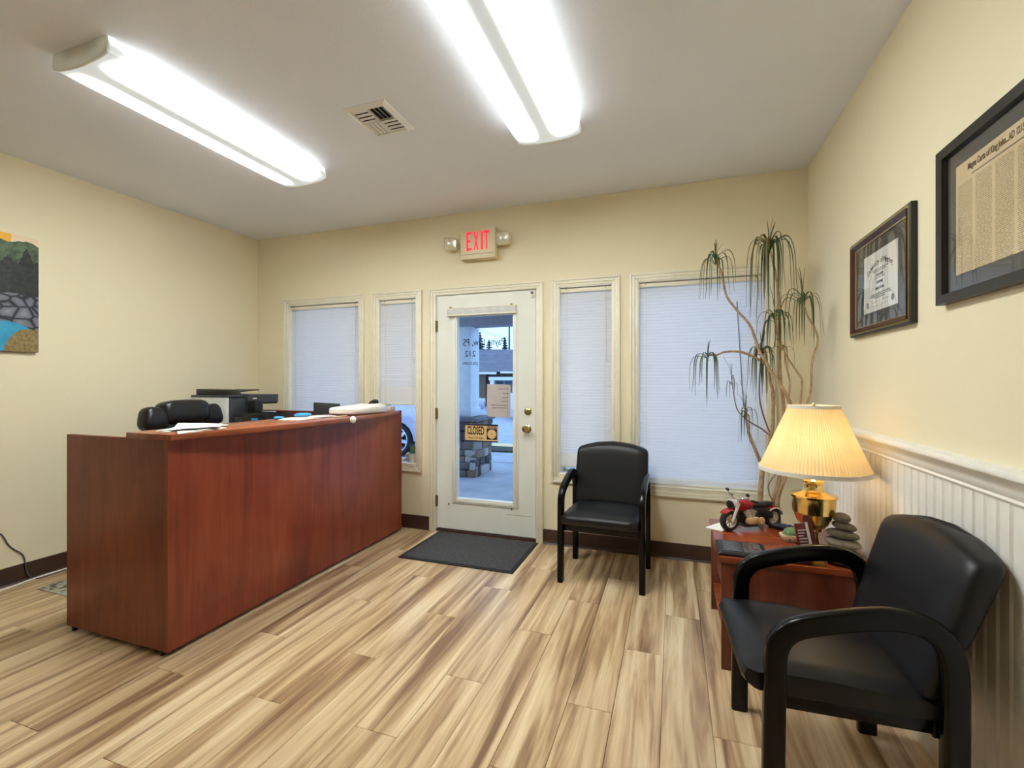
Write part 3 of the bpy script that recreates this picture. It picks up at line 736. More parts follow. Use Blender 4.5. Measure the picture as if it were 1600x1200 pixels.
# monitor seen from behind the counter
mo_ = thing('computer_monitor', 'dark olive-grey monitor standing behind the folded white cloth', 'monitor', (-2.66, 3.05, 0.741), rz=-0.35)
MB().box(-0.19, 0.19, -0.012, 0.012, 0.08, 0.362).build('screen_housing', 'dgrey', mo_, bevel=0.006)
MB().box(-0.18, 0.18, 0.012, 0.014, 0.095, 0.352).build('screen', 'black', mo_)
MB().box(-0.03, 0.03, -0.03, -0.008, 0.0, 0.2).build('stand_neck', 'dgrey', mo_, bevel=0.004); MB().lathe([(0.10, 0), (0.10, 0.008), (0.03, 0.014)], 24, (0, -0.02, 0)).build('stand_base', 'dgrey', mo_, smooth=True)
tag(MB().box(-0.06, 0.06, -0.035, 0.035, 0, 0.036).build('storage_box', 'lgrey', loc=(-2.30, 3.365, 1.0325), bevel=0.004), 'small light grey box at the far end of the counter', 'box')
bd = thing('bird_figurine', 'tiny black and white bird figurine peeking over the folded white cloth', 'figurine', (-2.352, 3.262, 1.0325)); bd.scale = (1.3, 1.3, 1.3)
MB().ell((0, 0, 0.026), (0.022, 0.014, 0.026)).build('body', 'white', bd, smooth=True)
hd_ = MB().ell((0.004, 0, 0.058), (0.026, 0.016, 0.017)).build('head', 'black', bd, smooth=True)
MB().tube([(-0.018, 0, 0.058), (-0.034, -0.002, 0.050), (-0.044, -0.002, 0.042)], [0.010, 0.006, 0.001], 8).build('beak', 'black', bd, smooth=True)

# things on the counter (top at z = 1.032)
CT = 1.0325
pf = thing('paper_folder', 'cream folder with loose white papers on near end of the counter', 'papers', (-2.30, 1.69, CT))
MB().prism([(-0.145, 0.0), (0.16, -0.195), (0.13, 0.075), (-0.14, 0.17)], 0, 0.004, 'z').build('folder', 'cloth', pf)
for j, (rz, z, dx, dy) in enumerate(((0.10, 0.005, 0, 0), (-0.16, 0.008, -0.02, 0.015), (0.3, 0.0115, 0.0, 0.02))):
    mb = MB(); n = 8; vs, fs = [], []
    for i in range(n + 1):
        for k in range(n + 1):
            u, v = i / n - 0.5, k / n - 0.5
            vs.append((u * 0.20, v * 0.27, 0.006 * math.sin(3 * u + 2 * v + j) * (abs(v) + abs(u)) + 0.010 * max(0, v) * (j == 2)))
    for i in range(n):
        for k in range(n): a = i * (n + 1) + k; fs.append((a, a + 1, a + n + 2, a + n + 1))
    tp = len(vs); vs2 = [(x, y, z_ + 0.0008) for x, y, z_ in vs]
    mb.add(vs, fs); mb.add(vs2, fs)
    mb.build('sheet', 'paper', pf, loc=(dx, dy, z), rot=(0, 0, 0.55 + rz), smooth=True)
def crumple(name, label, cat, loc, size, mat, seed, rz=0.0, mat2=None):
    rg = random.Random(seed); mb = MB(); mb.ell((0, 0, size[2]), size, 0.8, 14, 7)
    v = []
    for x, y, z in mb.v:
        k = 1 + rg.uniform(-0.24, 0.16); zz = max(0.0, size[2] + (z - size[2]) * k)
        v.append((x * k, y * k, zz))
    mb.v = v
    return tag(mb.build(name, mat, loc=loc, rot=(0, 0, rz), smooth=True, ang=18), label, cat)
crumple('paper_wad', 'small crumpled blue paper wad on the counter nearest the printer', 'paper wad', (-2.41, 2.33, CT), (0.036, 0.024, 0.009), 'blue_paper', 1)
crumple('paper_wad', 'larger twisted blue paper wad on the white envelope', 'paper wad', (-2.345, 2.46, CT + 0.0075), (0.055, 0.030, 0.013), 'blue_paper', 2, 0.8)
en = thing('envelope', 'white envelopes with a wooden pencil lying mid-counter', 'envelope', (-2.30, 2.47, CT))
MB().box(-0.075, 0.075, -0.20, 0.20, 0, 0.003).build('sheet', 'paper', en, rot=(0, 0, 0.12)); MB().box(-0.07, 0.07, -0.16, 0.17, 0.0035, 0.006).build('sheet', 'cloth', en, rot=(0, 0, -0.15))
tag(MB().tube([(0, -0.09, 0.004), (0, 0.07, 0.004), (0, 0.09, 0.004)], [0.0038, 0.0038, 0.0008], 6).build('pencil', 'cream_metal', loc=(-2.175, 2.63, CT), rot=(0, 0, 0.1)), 'tan wooden pencil on the counter beside the white envelopes', 'pencil')
# folded white cloth
fc = thing('folded_cloth', 'folded white cloth bag on the far end of the counter', 'cloth', (-2.255, 2.93, CT))
def pillow(mb, sx, sy, sz, seed, n=30, m=14, e=0.45):
    rg = random.Random(seed); base = len(mb.v); mb.ell((0, 0, sz), (sx, sy, sz), e, n, m)
    for i in range(base, len(mb.v)):
        x, y, z = mb.v[i]
        wv = 0.004 * math.sin(31 * x + 17 * y + seed) + 0.003 * math.sin(23 * y - 40 * x)
        mb.v[i] = (x + wv * 0.6, y + wv, max(0, z + wv * (z / (2 * sz))))
pm = MB(); pillow(pm, 0.125, 0.225, 0.031, 3); pm.build('cloth_body', 'cloth', fc, smooth=True)
pm = MB(); pillow(pm, 0.105, 0.10, 0.034, 5); pm.build('folded_end', 'cloth', fc, loc=(0.008, 0.135, 0.0005), rot=(0, 0, 0.05), smooth=True)
M['lilac_cloth'] = plain('pale_lilac_lining', lin(206, 200, 222), 0.85, vary=0.04)
pm = MB(); pillow(pm, 0.02, 0.075, 0.020, 8); pm.build('lining', 'lilac_cloth', fc, loc=(0.100, 0.135, 0.006), smooth=True)
tag(MB().ell((0, 0, 0), (0.021, 0.020, 0.024)).build('round_knob', 'white', loc=(-2.046, 2.60, 1.018), smooth=True), 'round white knob stuck on the front edge of the counter', 'knob')

# ---- office chair behind the desk
oc = thing('office_chair', 'black leather executive chair behind the reception desk', 'office chair', (-3.15, 2.415, 0), rz=0.12)
# local: faces +x (toward desk)
def cush(name, c, rr, e=0.5, rot=None, mat='leather_shiny', n=32, m=18):
    return MB().ell((0, 0, 0), rr, e, n, m).build(name, mat, oc, loc=c, rot=rot, smooth=True, ang=80)
cush('seat', (0.02, 0, 0.50), (0.26, 0.26, 0.065)); cush('backrest', (-0.22, 0, 0.80), (0.065, 0.27, 0.30), 0.45, (0, -0.12, 0))
cush('headrest', (-0.215, 0, 1.055), (0.075, 0.185, 0.088), 0.5, (0, -0.12, 0))
for s in (-1, 1):
    cush('side_wing', (-0.215, s * 0.225, 1.015), (0.06, 0.085, 0.085), 0.6, (s * 0.25, -0.12, 0))
    MB().tube(smooth_path([(-0.19, s * 0.30, 0.55), (-0.19, s * 0.31, 0.70), (-0.08, s * 0.31, 0.735), (0.12, s * 0.31, 0.72), (0.16, s * 0.30, 0.60), (0.10, s * 0.27, 0.46)]), 0.022, 10).build('armrest', 'black', oc, smooth=True)
MB().lathe([(0.03, 0.09), (0.03, 0.30), (0.02, 0.30), (0.02, 0.44)], 16).build('gas_column', 'chrome', oc, smooth=True)
for i in range(5):
    a = 2 * PI * i / 5
    lg = MB().tube([(0.03 * math.cos(a), 0.03 * math.sin(a), 0.10), (0.30 * math.cos(a), 0.30 * math.sin(a), 0.07)], [0.026, 0.017], 8).build('leg', 'black', oc, smooth=True)
    MB().lathe([(0.01, -0.02), (0.027, -0.018), (0.027, 0.018), (0.01, 0.02)], 14, mt=Matrix.Translation((0.30 * math.cos(a), 0.30 * math.sin(a), 0.0275)) @ Matrix.Rotation(a, 4, 'Z') @ RX).build('caster', 'black', lg, smooth=True)

# ================================================================== GUEST ARMCHAIRS
def armchair(label, loc, rz):
    e = thing('guest_armchair', label, 'armchair', loc, rz, group='black guest armchairs')
    # local: faces -y
    path = smooth_path([(0, -0.205, 0.0), (0, -0.203, 0.25), (0, -0.200, 0.45), (0, -0.198, 0.50), (0, -0.188, 0.535), (0, -0.168, 0.562), (0, -0.135, 0.583), (0, -0.06, 0.608), (0, 0.03, 0.630), (0, 0.09, 0.637), (0, 0.135, 0.633), (0, 0.17, 0.618), (0, 0.197, 0.590), (0, 0.211, 0.55), (0, 0.216, 0.50), (0, 0.217, 0.40), (0, 0.217, 0.2), (0, 0.217, 0.0)], 6)
    prof = rrect(0.036, 0.058, 0.010, 3)
    for s in (-1, 1):
        loops = []
        for i, p in enumerate(path):
            d = (path[min(i + 1, len(path) - 1)] - path[max(i - 1, 0)]).normalized()
            nrm = Vector((0, -d.z, d.y)); th = 1.0
            loops.append([(s * 0.252 + a, p.y + nrm.y * b * th, p.z + nrm.z * b * th) for a, b in prof])
        # split at the arm: front leg, arm bow, rear leg
        n = len(loops)
        i0 = next(i for i, p in enumerate(path) if p.z > 0.44); i1 = max(i for i, p in enumerate(path) if p.z > 0.44)
        MB().loft(loops[:i0 + 1]).build('leg', 'black_lacquer', e, smooth=True); MB().loft(loops[i0:i1 + 1]).build('arm', 'black_lacquer', e, smooth=True); MB().loft(loops[i1:]).build('leg', 'black_lacquer', e, smooth=True)
    fr_ = MB().box(-0.234, 0.234, -0.205, -0.175, 0.325, 0.375).box(-0.234, 0.234, 0.18, 0.21, 0.325, 0.375).box(-0.234, -0.205, -0.175, 0.18, 0.335, 0.375).box(0.205, 0.234, -0.175, 0.18, 0.335, 0.375)
    fr_.build('seat_frame', 'black_lacquer', e, bevel=0.004)
    # seat cushion: upholstered block with a waterfall front
    loops = []
    for j in range(17):
        u = -1 + 2 * j / 16
        w_ = 0.2335 * (1 - 0.0 * abs(u)); edge = (1 - abs(u) ** 14)
        top = 0.452 - 0.010 * (u * u) - 0.012 * (abs(u) > 0.99); loop = []
        sec = [(-0.255, 0.378), (-0.278, 0.395), (-0.285, 0.415), (-0.275, 0.436), (-0.245, top - 0.002), (-0.18, top + 0.004), (-0.05, top + 0.002), (0.08, top - 0.006), (0.17, top - 0.010), (0.205, top - 0.02), (0.21, 0.40), (0.205, 0.372), (0.0, 0.362), (-0.20, 0.365)]
        k = 1.0 if abs(u) < 0.97 else 0.965
        loops.append([(u * w_, -0.03 + (y_ + 0.03) * k, 0.408 + (z_ - 0.408) * k) for y_, z_ in sec])
    MB().loft(loops).build('seat', 'leather', e, smooth=True, ang=50)
    # back cushion: leaning pad, thicker at the top, rounded all round its rim
    loops = []; levels = [(0.0, 0.018), (0.012, 0.007), (0.035, 0.0)] + [(0.1 * q, 0.0) for q in range(1, 9)] + [(0.88, 0.0), (0.935, 0.003), (0.968, 0.011), (0.988, 0.021), (1.0, 0.036)]
    for v, sh_ in levels:
        z = 0.425 + 0.380 * v; yc = 0.167 + 0.145 * v; th = 0.030 + 0.027 * min(v, 0.9) - sh_
        hw = 0.236 + 0.020 * min(1, v * 2.2) - 0.006 * v - sh_ * 0.9
        m_ = 48; pts = []
        for i in range(m_):
            t = 2 * PI * i / m_
            cx = math.copysign(abs(math.cos(t)) ** 0.36, math.cos(t)); cy = math.copysign(abs(math.sin(t)) ** 0.6, math.sin(t))
            yy = yc + max(th, 0.010) * cy - 0.020 * (cx * cx) * (0.4 + 0.6 * v) + 0.012
            zz = z + (0.036 * (1 - cx * cx) * v * v) - 0.004 * (1 - v)
            pts.append((hw * cx, yy, zz))
        loops.append(pts)
    MB().loft(loops).build('backrest', 'leather', e, smooth=True, ang=60)
    for s in (-1, 1): MB().box(s * 0.20 - 0.015, s * 0.20 + 0.015, 0.19, 0.215, 0.34, 0.46).build('back_bracket', 'black_lacquer', e)
    for s in (-1, 1):
        for yy in (-0.215, 0.215): pass
    return e
armchair('black vinyl armchair standing between the door and the wide window', (-0.424, 3.095, 0), -0.025)
armchair('black vinyl armchair closest to the viewer, against the white wainscot', (0.459, 1.752, 0), -PI / 2 + 0.05)

# ---- door mat
dm = thing('door_mat', 'rectangular charcoal carpet mat in front of the door', 'mat', (-1.445, 3.21, 0))
MB().box(-0.44, 0.44, -0.318, 0.295, 0, 0.007).build('rubber_border', 'rubber', dm, bevel=0.002); MB().box(-0.415, 0.415, -0.293, 0.278, 0.007, 0.011).build('carpet', 'carpet', dm, bevel=0.002)
tag(MB().box(-0.0, 0.62, 0.0, 0.32, 0, 0.006).build('patterned_mat', 'rug', loc=(-3.69, 1.72, 0.0), bevel=0.002), 'sage patterned mat half hidden behind the reception desk', 'mat')

# ---- cables along the left wall
tag(MB().tube(smooth_path([(-3.88, 1.2, 0.005), (-3.84, 1.50, 0.006), (-3.858, 1.66, 0.006), (-3.885, 1.78, 0.006), (-3.893, 1.90, 0.006), (-3.89, 2.05, 0.006), (-3.88, 2.4, 0.006), (-3.80, 2.72, 0.006)]), 0.0055, 8).build('white_cable', 'wire_white', smooth=True), 'white cable running along the brown baseboard', 'cable')
tag(MB().tube(smooth_path([(-3.9185, 1.40, 0.42), (-3.9185, 1.60, 0.355), (-3.9185, 1.651, 0.338), (-3.9185, 1.674, 0.299), (-3.9185, 1.688, 0.262), (-3.9185, 1.712, 0.224), (-3.9185, 1.752, 0.181), (-3.9185, 1.765, 0.150), (-3.912, 1.768, 0.119), (-3.909, 1.775, 0.05), (-3.898, 1.80, 0.008), (-3.866, 1.83, 0.005), (-3.875, 1.95, 0.005), (-3.872, 2.2, 0.005), (-3.86, 2.6, 0.005)]), 0.0036, 8).build('thin_wire', 'wire_dark', smooth=True), 'thin slate-coloured wire wavering down the beige wall', 'wire')

# ================================================================== END TABLE AND WHAT IS ON IT
TZ = 0.500
et = thing('end_table', 'square cherry wood end table beside the armchair', 'table', (0.2, 2.24, 0))
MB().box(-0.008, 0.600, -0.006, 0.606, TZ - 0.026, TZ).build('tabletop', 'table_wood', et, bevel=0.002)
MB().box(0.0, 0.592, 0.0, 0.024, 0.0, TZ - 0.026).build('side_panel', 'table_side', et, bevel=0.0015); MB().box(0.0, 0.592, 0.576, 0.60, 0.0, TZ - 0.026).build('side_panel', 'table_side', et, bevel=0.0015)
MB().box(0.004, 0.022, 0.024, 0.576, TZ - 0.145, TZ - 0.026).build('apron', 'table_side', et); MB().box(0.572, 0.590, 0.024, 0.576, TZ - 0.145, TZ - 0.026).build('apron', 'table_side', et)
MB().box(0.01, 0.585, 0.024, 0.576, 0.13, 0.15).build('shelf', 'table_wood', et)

# lamp
lp = thing('table_lamp', 'brass urn table lamp with pleated cream shade, lit', 'lamp', (0.585, 2.375, TZ))
MB().lathe([(0.082, 0), (0.084, 0.010), (0.072, 0.020), (0.048, 0.034), (0.026, 0.060), (0.020, 0.090), (0.022, 0.110), (0.036, 0.118), (0.034, 0.126)], 40).build('foot', 'brass', lp, smooth=True)
MB().lathe([(0.030, 0.124), (0.044, 0.134), (0.064, 0.158), (0.078, 0.195), (0.080, 0.197), (0.080, 0.201), (0.083, 0.235), (0.084, 0.262), (0.092, 0.266), (0.093, 0.274), (0.084, 0.277), (0.058, 0.283), (0.043, 0.291), (0.037, 0.305), (0.037, 0.320), (0.044, 0.328), (0.043, 0.336), (0.030, 0.342), (0.014, 0.360), (0.012, 0.372)], 48).build('urn_body', 'brass', lp, smooth=True, ang=30)
MB().lathe([(0.016, 0.370), (0.016, 0.425), (0.012, 0.43)], 16).build('socket', 'old_brass', lp, smooth=True)
MB().tube([(0.016, 0, 0.40), (0.035, 0, 0.40)], 0.004, 8).build('switch_key', 'black', lp)
MB().lathe([(0.010, 0.43), (0.018, 0.445), (0.030, 0.475), (0.030, 0.495), (0.018, 0.518), (0.003, 0.525)], 20).build('bulb', 'bulb', lp, smooth=True)
hp_ = MB()
for s in (-1, 1): hp_.tube(smooth_path([(s * 0.014, 0, 0.40), (s * 0.052, 0, 0.45), (s * 0.055, 0, 0.54), (s * 0.03, 0, 0.63), (0, 0, 0.652)]), 0.002, 6)
hp_.build('harp', 'old_brass', lp, smooth=True)
SB, ST, RB, RT = 0.385, 0.662, 0.212, 0.096
NP = 96; loops = []
for j in range(9):
    t = j / 8; rr_ = RB + (RT - RB) * t; z = SB + (ST - SB) * t
    loops.append([((rr_ + (0.0020 if i % 2 else -0.0012)) * math.cos(2 * PI * i / (2 * NP)), (rr_ + (0.0020 if i % 2 else -0.0012)) * math.sin(2 * PI * i / (2 * NP)), z) for i in range(2 * NP)])
sh = MB().loft(loops, cap=False).build('lamp_shade', 'shade', lp)
for r_, z, h_ in ((RB, SB, 0.009), (RT, ST, 0.007)):
    mb = MB(); n = 64
    lo = [[((r_ + dr_) * math.cos(2 * PI * i / n), (r_ + dr_) * math.sin(2 * PI * i / n), z + dz) for i in range(n)] for dr_, dz in ((-0.002, -h_), (0.004, -h_), (0.0045, h_), (-0.002, h_), (-0.002, -h_))]
    mb.loft(lo, cap=False).build('shade_trim', 'cloth', sh, smooth=True)
sp = MB()
for a in (0, 2 * PI / 3, 4 * PI / 3): sp.tube([(0, 0, ST - 0.004), (RT * math.cos(a), RT * math.sin(a), ST - 0.004)], 0.0015, 5)
sp.build('shade_spider', 'old_brass', sh)
MB().lathe([(0.004, 0.650), (0.008, 0.658), (0.009, 0.668), (0.004, 0.676), (0.002, 0.68)], 14).build('finial', 'brass', lp, smooth=True)

# stacked stones, each a thing
def stone(label, c, rr, rot, mat, seed):
    rg = random.Random(seed); mb = MB(); mb.ell((0, 0, 0), rr, 0.95, 28, 14)
    ph = [rg.uniform(0, 6) for _ in range(4)]
    mb.v = [(x * (1 + 0.05 * math.sin(2 * math.atan2(y, x) + ph[0]) + 0.03 * math.sin(3 * math.atan2(y, x) + ph[1])), y * (1 + 0.05 * math.sin(2 * math.atan2(y, x) + ph[2])), z) for x, y, z in mb.v]
    tag(mb.build('stone', mat, loc=c, rot=rot, smooth=True, ang=80), label, 'stone', 'stacked stones on the end table')
SX, SY_ = 0.680, 2.320
stone('wide flat speckled stone at the bottom of the stacked stones', (SX - 0.004, SY_ - 0.008, TZ + 0.034), (0.072, 0.056, 0.034), (0, 0.04, 0.1), 'granite', 1)
stone('second stone from the bottom of the stack, large and smooth', (SX + 0.0, SY_, TZ + 0.087), (0.070, 0.052, 0.0215), (0, 0.12, 0.0), 'stone_a', 2)
stone('middle stone of the stack, slightly tilted', (SX - 0.002, SY_ + 0.002, TZ + 0.1245), (0.060, 0.046, 0.0195), (0, 0.15, 0.2), 'stone_b', 3)
stone('second stone from the top of the stack, tilted oval', (SX + 0.005, SY_ + 0.003, TZ + 0.158), (0.044, 0.036, 0.0180), (0, 0.2, 0.1), 'stone_b', 4)
stone('small round stone on top of the stack', (SX - 0.005, SY_ + 0.003, TZ + 0.1935), (0.034, 0.030, 0.0210), (0, 0.05, 0.0), 'stone_b', 5)
tag(MB().ell((0, 0, 0.018), (0.036, 0.030, 0.018), 0.8, 12, 8).build('dark_rock', 'navy', loc=(0.676, 2.46, TZ), smooth=True, ang=25), 'small dark rock behind the stacked stones', 'rock')

# business card holder: gold easel with burgundy panels
cd = thing('award_plaque', 'burgundy lettered plaque on a gold easel in front of the lamp', 'plaque', (0.560, 2.262, TZ), rz=0.15)
es = MB()
es.prism([(-0.035, 0.0), (-0.004, 0.058), (0.012, 0.006), (0.028, 0.058), (0.048, 0.0), (0.012, 0.0)], -0.004, 0.004, 'y')
es = MB().prism([(-0.014, 0.0), (0.040, 0.0), (0.018, 0.060)], -0.006, -0.001, 'y').prism([(-0.014, 0.0), (-0.006, 0.0), (-0.034, 0.070), (-0.042, 0.070)], -0.006, -0.001, 'y')
es.box(-0.014, 0.040, -0.02, 0.055, 0.0, 0.003)
es.build('easel', 'brass', cd)
tiltm = Matrix.Translation((0, 0.018, 0.010)) @ Matrix.Rotation(-0.18, 4, 'X')
MB().box(-0.040, 0.006, 0, 0.012, 0, 0.155, tiltm @ Matrix.Rotation(-0.12, 4, 'Y')).build('plaque_face', 'burgundy', cd, bevel=0.001)
MB().box(0.010, 0.034, -0.004, 0.030, 0, 0.185, tiltm @ Matrix.Rotation(-0.16, 4, 'Y')).build('plaque_side', 'burgundy', cd, bevel=0.001)
MB().box(0.003, 0.012, -0.006, 0.002, 0, 0.160, tiltm @ Matrix.Rotation(-0.14, 4, 'Y')).build('silver_edge', 'silver_plastic', cd)
mk = MB(); rg = random.Random(5)
for i in range(9):
    z = 0.03 + i * 0.012; mk.box(-0.034, -0.034 + rg.uniform(0.02, 0.034), -0.0012, 0, z, z + 0.004, tiltm @ Matrix.Rotation(-0.12, 4, 'Y') @ Matrix.Rotation(-0.4, 4, 'Y') if False else tiltm @ Matrix.Rotation(-0.12, 4, 'Y'))
mk.build('plaque_writing', 'silver_plastic', cd)

# shell with a green turtle
sl_ = thing('sea_shell', 'cream and orange sea shell on the end table', 'shell', (0.545, 2.565, TZ), rz=0.3)
loops = []
for j in range(9):
    t = j / 8; a = t * PI * 0.5
    k = 0.6 + 0.4 * math.sin(a); z = 0.036 * t
    loops.append([((0.058 * k + 0.003 * math.cos(7 * u)) * math.cos(u), (0.042 * k + 0.003 * math.cos(7 * u)) * math.sin(u), z) for u in [2 * PI * i / 42 for i in range(42)]])
for j in range(6):
    t = 1 - j / 5.0; k = 0.55 + 0.36 * t; loops.append([(0.056 * k * math.cos(u), 0.040 * k * math.sin(u), 0.008 + 0.028 * t) for u in [2 * PI * i / 42 for i in range(42)]])
MB().loft(loops).build('shell_body', 'shell', sl_, smooth=True)
M['shell_orange'] = plain('orange_shell_mark', lin(206, 128, 66), 0.4)
MB().ell((0.0, -0.040, 0.022), (0.010, 0.005, 0.008)).build('orange_mark', 'shell_orange', sl_, smooth=True)
tt = thing('turtle_figurine', 'green ceramic turtle sitting in the sea shell', 'figurine', (0.538, 2.565, TZ + 0.0095), rz=0.5)
MB().ell((0, 0, 0.030), (0.036, 0.030, 0.026), 0.9, 16, 10).build('turtle_shell', 'turtle', tt, smooth=True, ang=20)
MB().ell((-0.034, -0.012, 0.020), (0.013, 0.010, 0.010)).build('turtle_head', 'turtle', tt, smooth=True)
for a, b in ((-0.022, 0.020), (0.022, 0.020), (-0.022, -0.020), (0.022, -0.020)): MB().ell((a, b, 0.008), (0.010, 0.008, 0.008)).build('turtle_foot', 'turtle', tt, smooth=True)
tag(MB().loft([[(0.055 * k * math.cos(u), 0.035 * k * math.sin(u), z) for u in [2 * PI * i / 28 for i in range(28)]] for z, k in ((0, 0.5), (0.012, 0.9), (0.022, 1.0), (0.022, 0.9), (0.012, 0.7), (0.006, 0.3))]).build('glass_dish', 'navy', loc=(0.535, 2.755, TZ), smooth=True), 'small dark blue dish behind the toy motorcycle', 'dish')
tag(MB().box(-0.045, 0.045, -0.004, 0.004, 0, 0.06, Matrix.Rotation(-0.35, 4, 'X')).build('shell_fragment', 'shell', loc=(0.625, 2.62, TZ + 0.0015), bevel=0.003), 'pale brown shell plate leaning behind the turtle', 'shell')
# white papers overhanging the far left corner
tag(MB().prism([(-0.105, -0.055), (-0.03, -0.10), (0.085, 0.10), (0.04, 0.15)], 0, 0.006, 'z').build('brochure', 'paper', loc=(0.265, 2.70, TZ + 0.0005), bevel=0.001), 'white brochure sticking out under the toy motorcycle', 'brochure')
# black engraved nameplate box at the near left corner
np_ = thing('engraved_plaque', 'black photo plaque lying flat at the corner of end table', 'plaque', (0.292, 2.338, TZ), rz=0.0)
MB().loft([[(a * k, b * k, z) for a, b in rrect(0.205, 0.175, 0.004, 2)] for z, k in ((0, 1), (0.010, 1), (0.017, 0.93), (0.018, 0.92))]).build('plaque_base', 'black', np_)
MB().box(-0.078, 0.0, -0.068, 0.068, 0.018, 0.0195).build('text_plate', 'dgrey', np_)
ln = MB()
for i in range(9): ln.box(-0.072, -0.010 - random.uniform(0, 0.02), -0.060 + i * 0.0145, -0.056 + i * 0.0145, 0.0195, 0.0199)
ln.build('engraved_lines', 'grey', np_)
M['photo'] = plain('dark_photo_print', lin(92, 86, 78), 0.25, vary=0.45, nscale=60)
MB().box(0.006, 0.080, -0.068, 0.068, 0.018, 0.0195).build('photo_plate', 'photo', np_)
tag(MB().box(-0.10, 0.10, -0.030, 0.055, 0, 0.016).build('wooden_plaque', 'mahogany', loc=(0.452, 2.278, TZ), rot=(0, 0, -0.03), bevel=0.004), 'dark brown wooden plaque near the front edge of end table', 'plaque')

# toy motorcycle
mc = thing('toy_motorcycle', 'red and black brick-built toy motorcycle on the end table', 'toy', (0.385, 2.722, TZ), rz=math.atan2(-0.159, -0.228))
# local: +x forward, +y = left side (toward viewer)
def wheel(x, r_, nm):
    mt = Matrix.Translation((x, 0, r_)) @ RX
    wh = MB().lathe([(r_ - 0.017, -0.016), (r_ - 0.006, -0.017), (r_, -0.010), (r_, 0.010), (r_ - 0.006, 0.017), (r_ - 0.017, 0.016), (r_ - 0.017, -0.016)], 32, mt=mt, cap=False).build(nm, 'rubber', mc, smooth=True)
    MB().lathe([(r_ - 0.0165, -0.013), (r_ - 0.0165, 0.013), (r_ - 0.021, 0.013), (r_ - 0.021, -0.013), (r_ - 0.0165, -0.013)], 32, mt=mt, cap=False).build('rim', 'silver_plastic', wh, smooth=True)
    spk = MB()
    for i in range(8): spk.box(-0.002, 0.002, 0, r_ - 0.019, -0.003, 0.003, mt @ Matrix.Rotation(2 * PI * i / 8, 4, 'Z'))
    spk.lathe([(0.008, -0.014), (0.008, 0.014)], 12, mt=mt); spk.build('spokes', 'cream_metal', wh)
wheel(0.135, 0.052, 'front_wheel'); wheel(-0.135, 0.050, 'rear_wheel')
for s in (-1, 1):
    MB().tube([(0.135, s * 0.024, 0.052), (0.098, s * 0.024, 0.145)], [0.007, 0.009], 10).build('fork_leg', 'silver_plastic', mc, smooth=True)
    MB().tube(smooth_path([(0.095, s * 0.01, 0.158), (0.088, s * 0.045, 0.172), (0.060, s * 0.075, 0.165)]), 0.0035, 8).build('handlebar', 'chrome', mc, smooth=True)
    MB().tube([(0.064, s * 0.070, 0.166), (0.040, s * 0.092, 0.160)], 0.006, 8).build('grip', 'black', mc, smooth=True)
    MB().tube([(0.075, s * 0.066, 0.168), (0.085, s * 0.070, 0.192)], 0.002, 6).build('mirror_stalk', 'chrome', mc); MB().ell((0.086, s * 0.072, 0.196), (0.004, 0.014, 0.008)).build('mirror', 'black', mc, smooth=True)
def arc_fender(x, zc, r_, a0, a1, hw, name, mat):
    lo = []
    for i in range(13):
        a = a0 + (a1 - a0) * i / 12; lo.append([(x + (r_ + dr_) * math.cos(a), yy, zc + (r_ + dr_) * math.sin(a)) for dr_, yy in ((0, -hw), (0.006, -hw * 0.8), (0.008, 0), (0.006, hw * 0.8), (0, hw), (-0.001, 0))])
    return MB().loft(lo).build(name, mat, mc, smooth=True)
arc_fender(0.135, 0.052, 0.056, 0.75, 2.2, 0.020, 'front_fender', 'red'); rf = arc_fender(-0.135, 0.050, 0.056, 0.9, 2.75, 0.024, 'rear_fender', 'red')
arc_fender(-0.135, 0.050, 0.052, 0.9, 2.9, 0.027, 'fender_trim', 'silver_plastic')
MB().lathe([(0.004, -0.012), (0.018, -0.006), (0.022, 0.006), (0.020, 0.010), (0.002, 0.014)], 20, mt=Matrix.Translation((0.128, 0, 0.135)) @ Matrix.Rotation(PI / 2, 4, 'Y')).build('headlight', 'black', mc, smooth=True)
MB().box(0.098, 0.116, -0.030, 0.030, 0.118, 0.160).build('headlight_nacelle', 'silver_plastic', mc, bevel=0.006)
MB().ell((0.035, 0, 0.132), (0.060, 0.028, 0.026), 0.7).build('fuel_tank', 'red', mc, rot=(0, 0.12, 0), smooth=True)
MB().ell((-0.045, 0, 0.122), (0.055, 0.026, 0.013), 0.7).build('saddle', 'black', mc, smooth=True)
MB().ell((-0.105, 0, 0.125), (0.035, 0.022, 0.010), 0.7).build('pillion_pad', 'black', mc, smooth=True)
MB().box(-0.06, 0.075, -0.016, 0.016, 0.035, 0.115).build('frame_block', 'black', mc, bevel=0.005)
MB().box(-0.13, -0.04, -0.020, 0.020, 0.050, 0.105).build('rear_frame', 'black', mc, bevel=0.005)
MB().box(0.075, 0.095, -0.014, 0.014, 0.04, 0.13, Matrix.Rotation(0.0, 4, 'Y')).build('down_tube', 'black', mc, bevel=0.003)
for s, a in ((1, 0.5), (-1, -0.45)):
    cy = MB()
    for i in range(5): cy.box(-0.015, 0.015, -0.024, 0.030, 0.006 + i * 0.0085, 0.011 + i * 0.0085, Matrix.Translation((0.025 + 0.003 * s, 0, 0.062)) @ Matrix.Rotation(a, 4, 'Y'))
    cy.build('engine_cylinder', 'silver_plastic', mc)
MB().ell((0.012, 0.026, 0.048), (0.045, 0.012, 0.019), 0.7).build('primary_cover', 'cream_metal', mc, smooth=True); MB().lathe([(0.018, 0), (0.018, 0.008), (0.012, 0.010), (0.001, 0.010)], 20, mt=Matrix.Translation((-0.028, 0.040, 0.050)) @ Matrix.Rotation(-PI / 2, 4, 'X')).build('clutch_cover', 'cream_metal', mc, smooth=True)
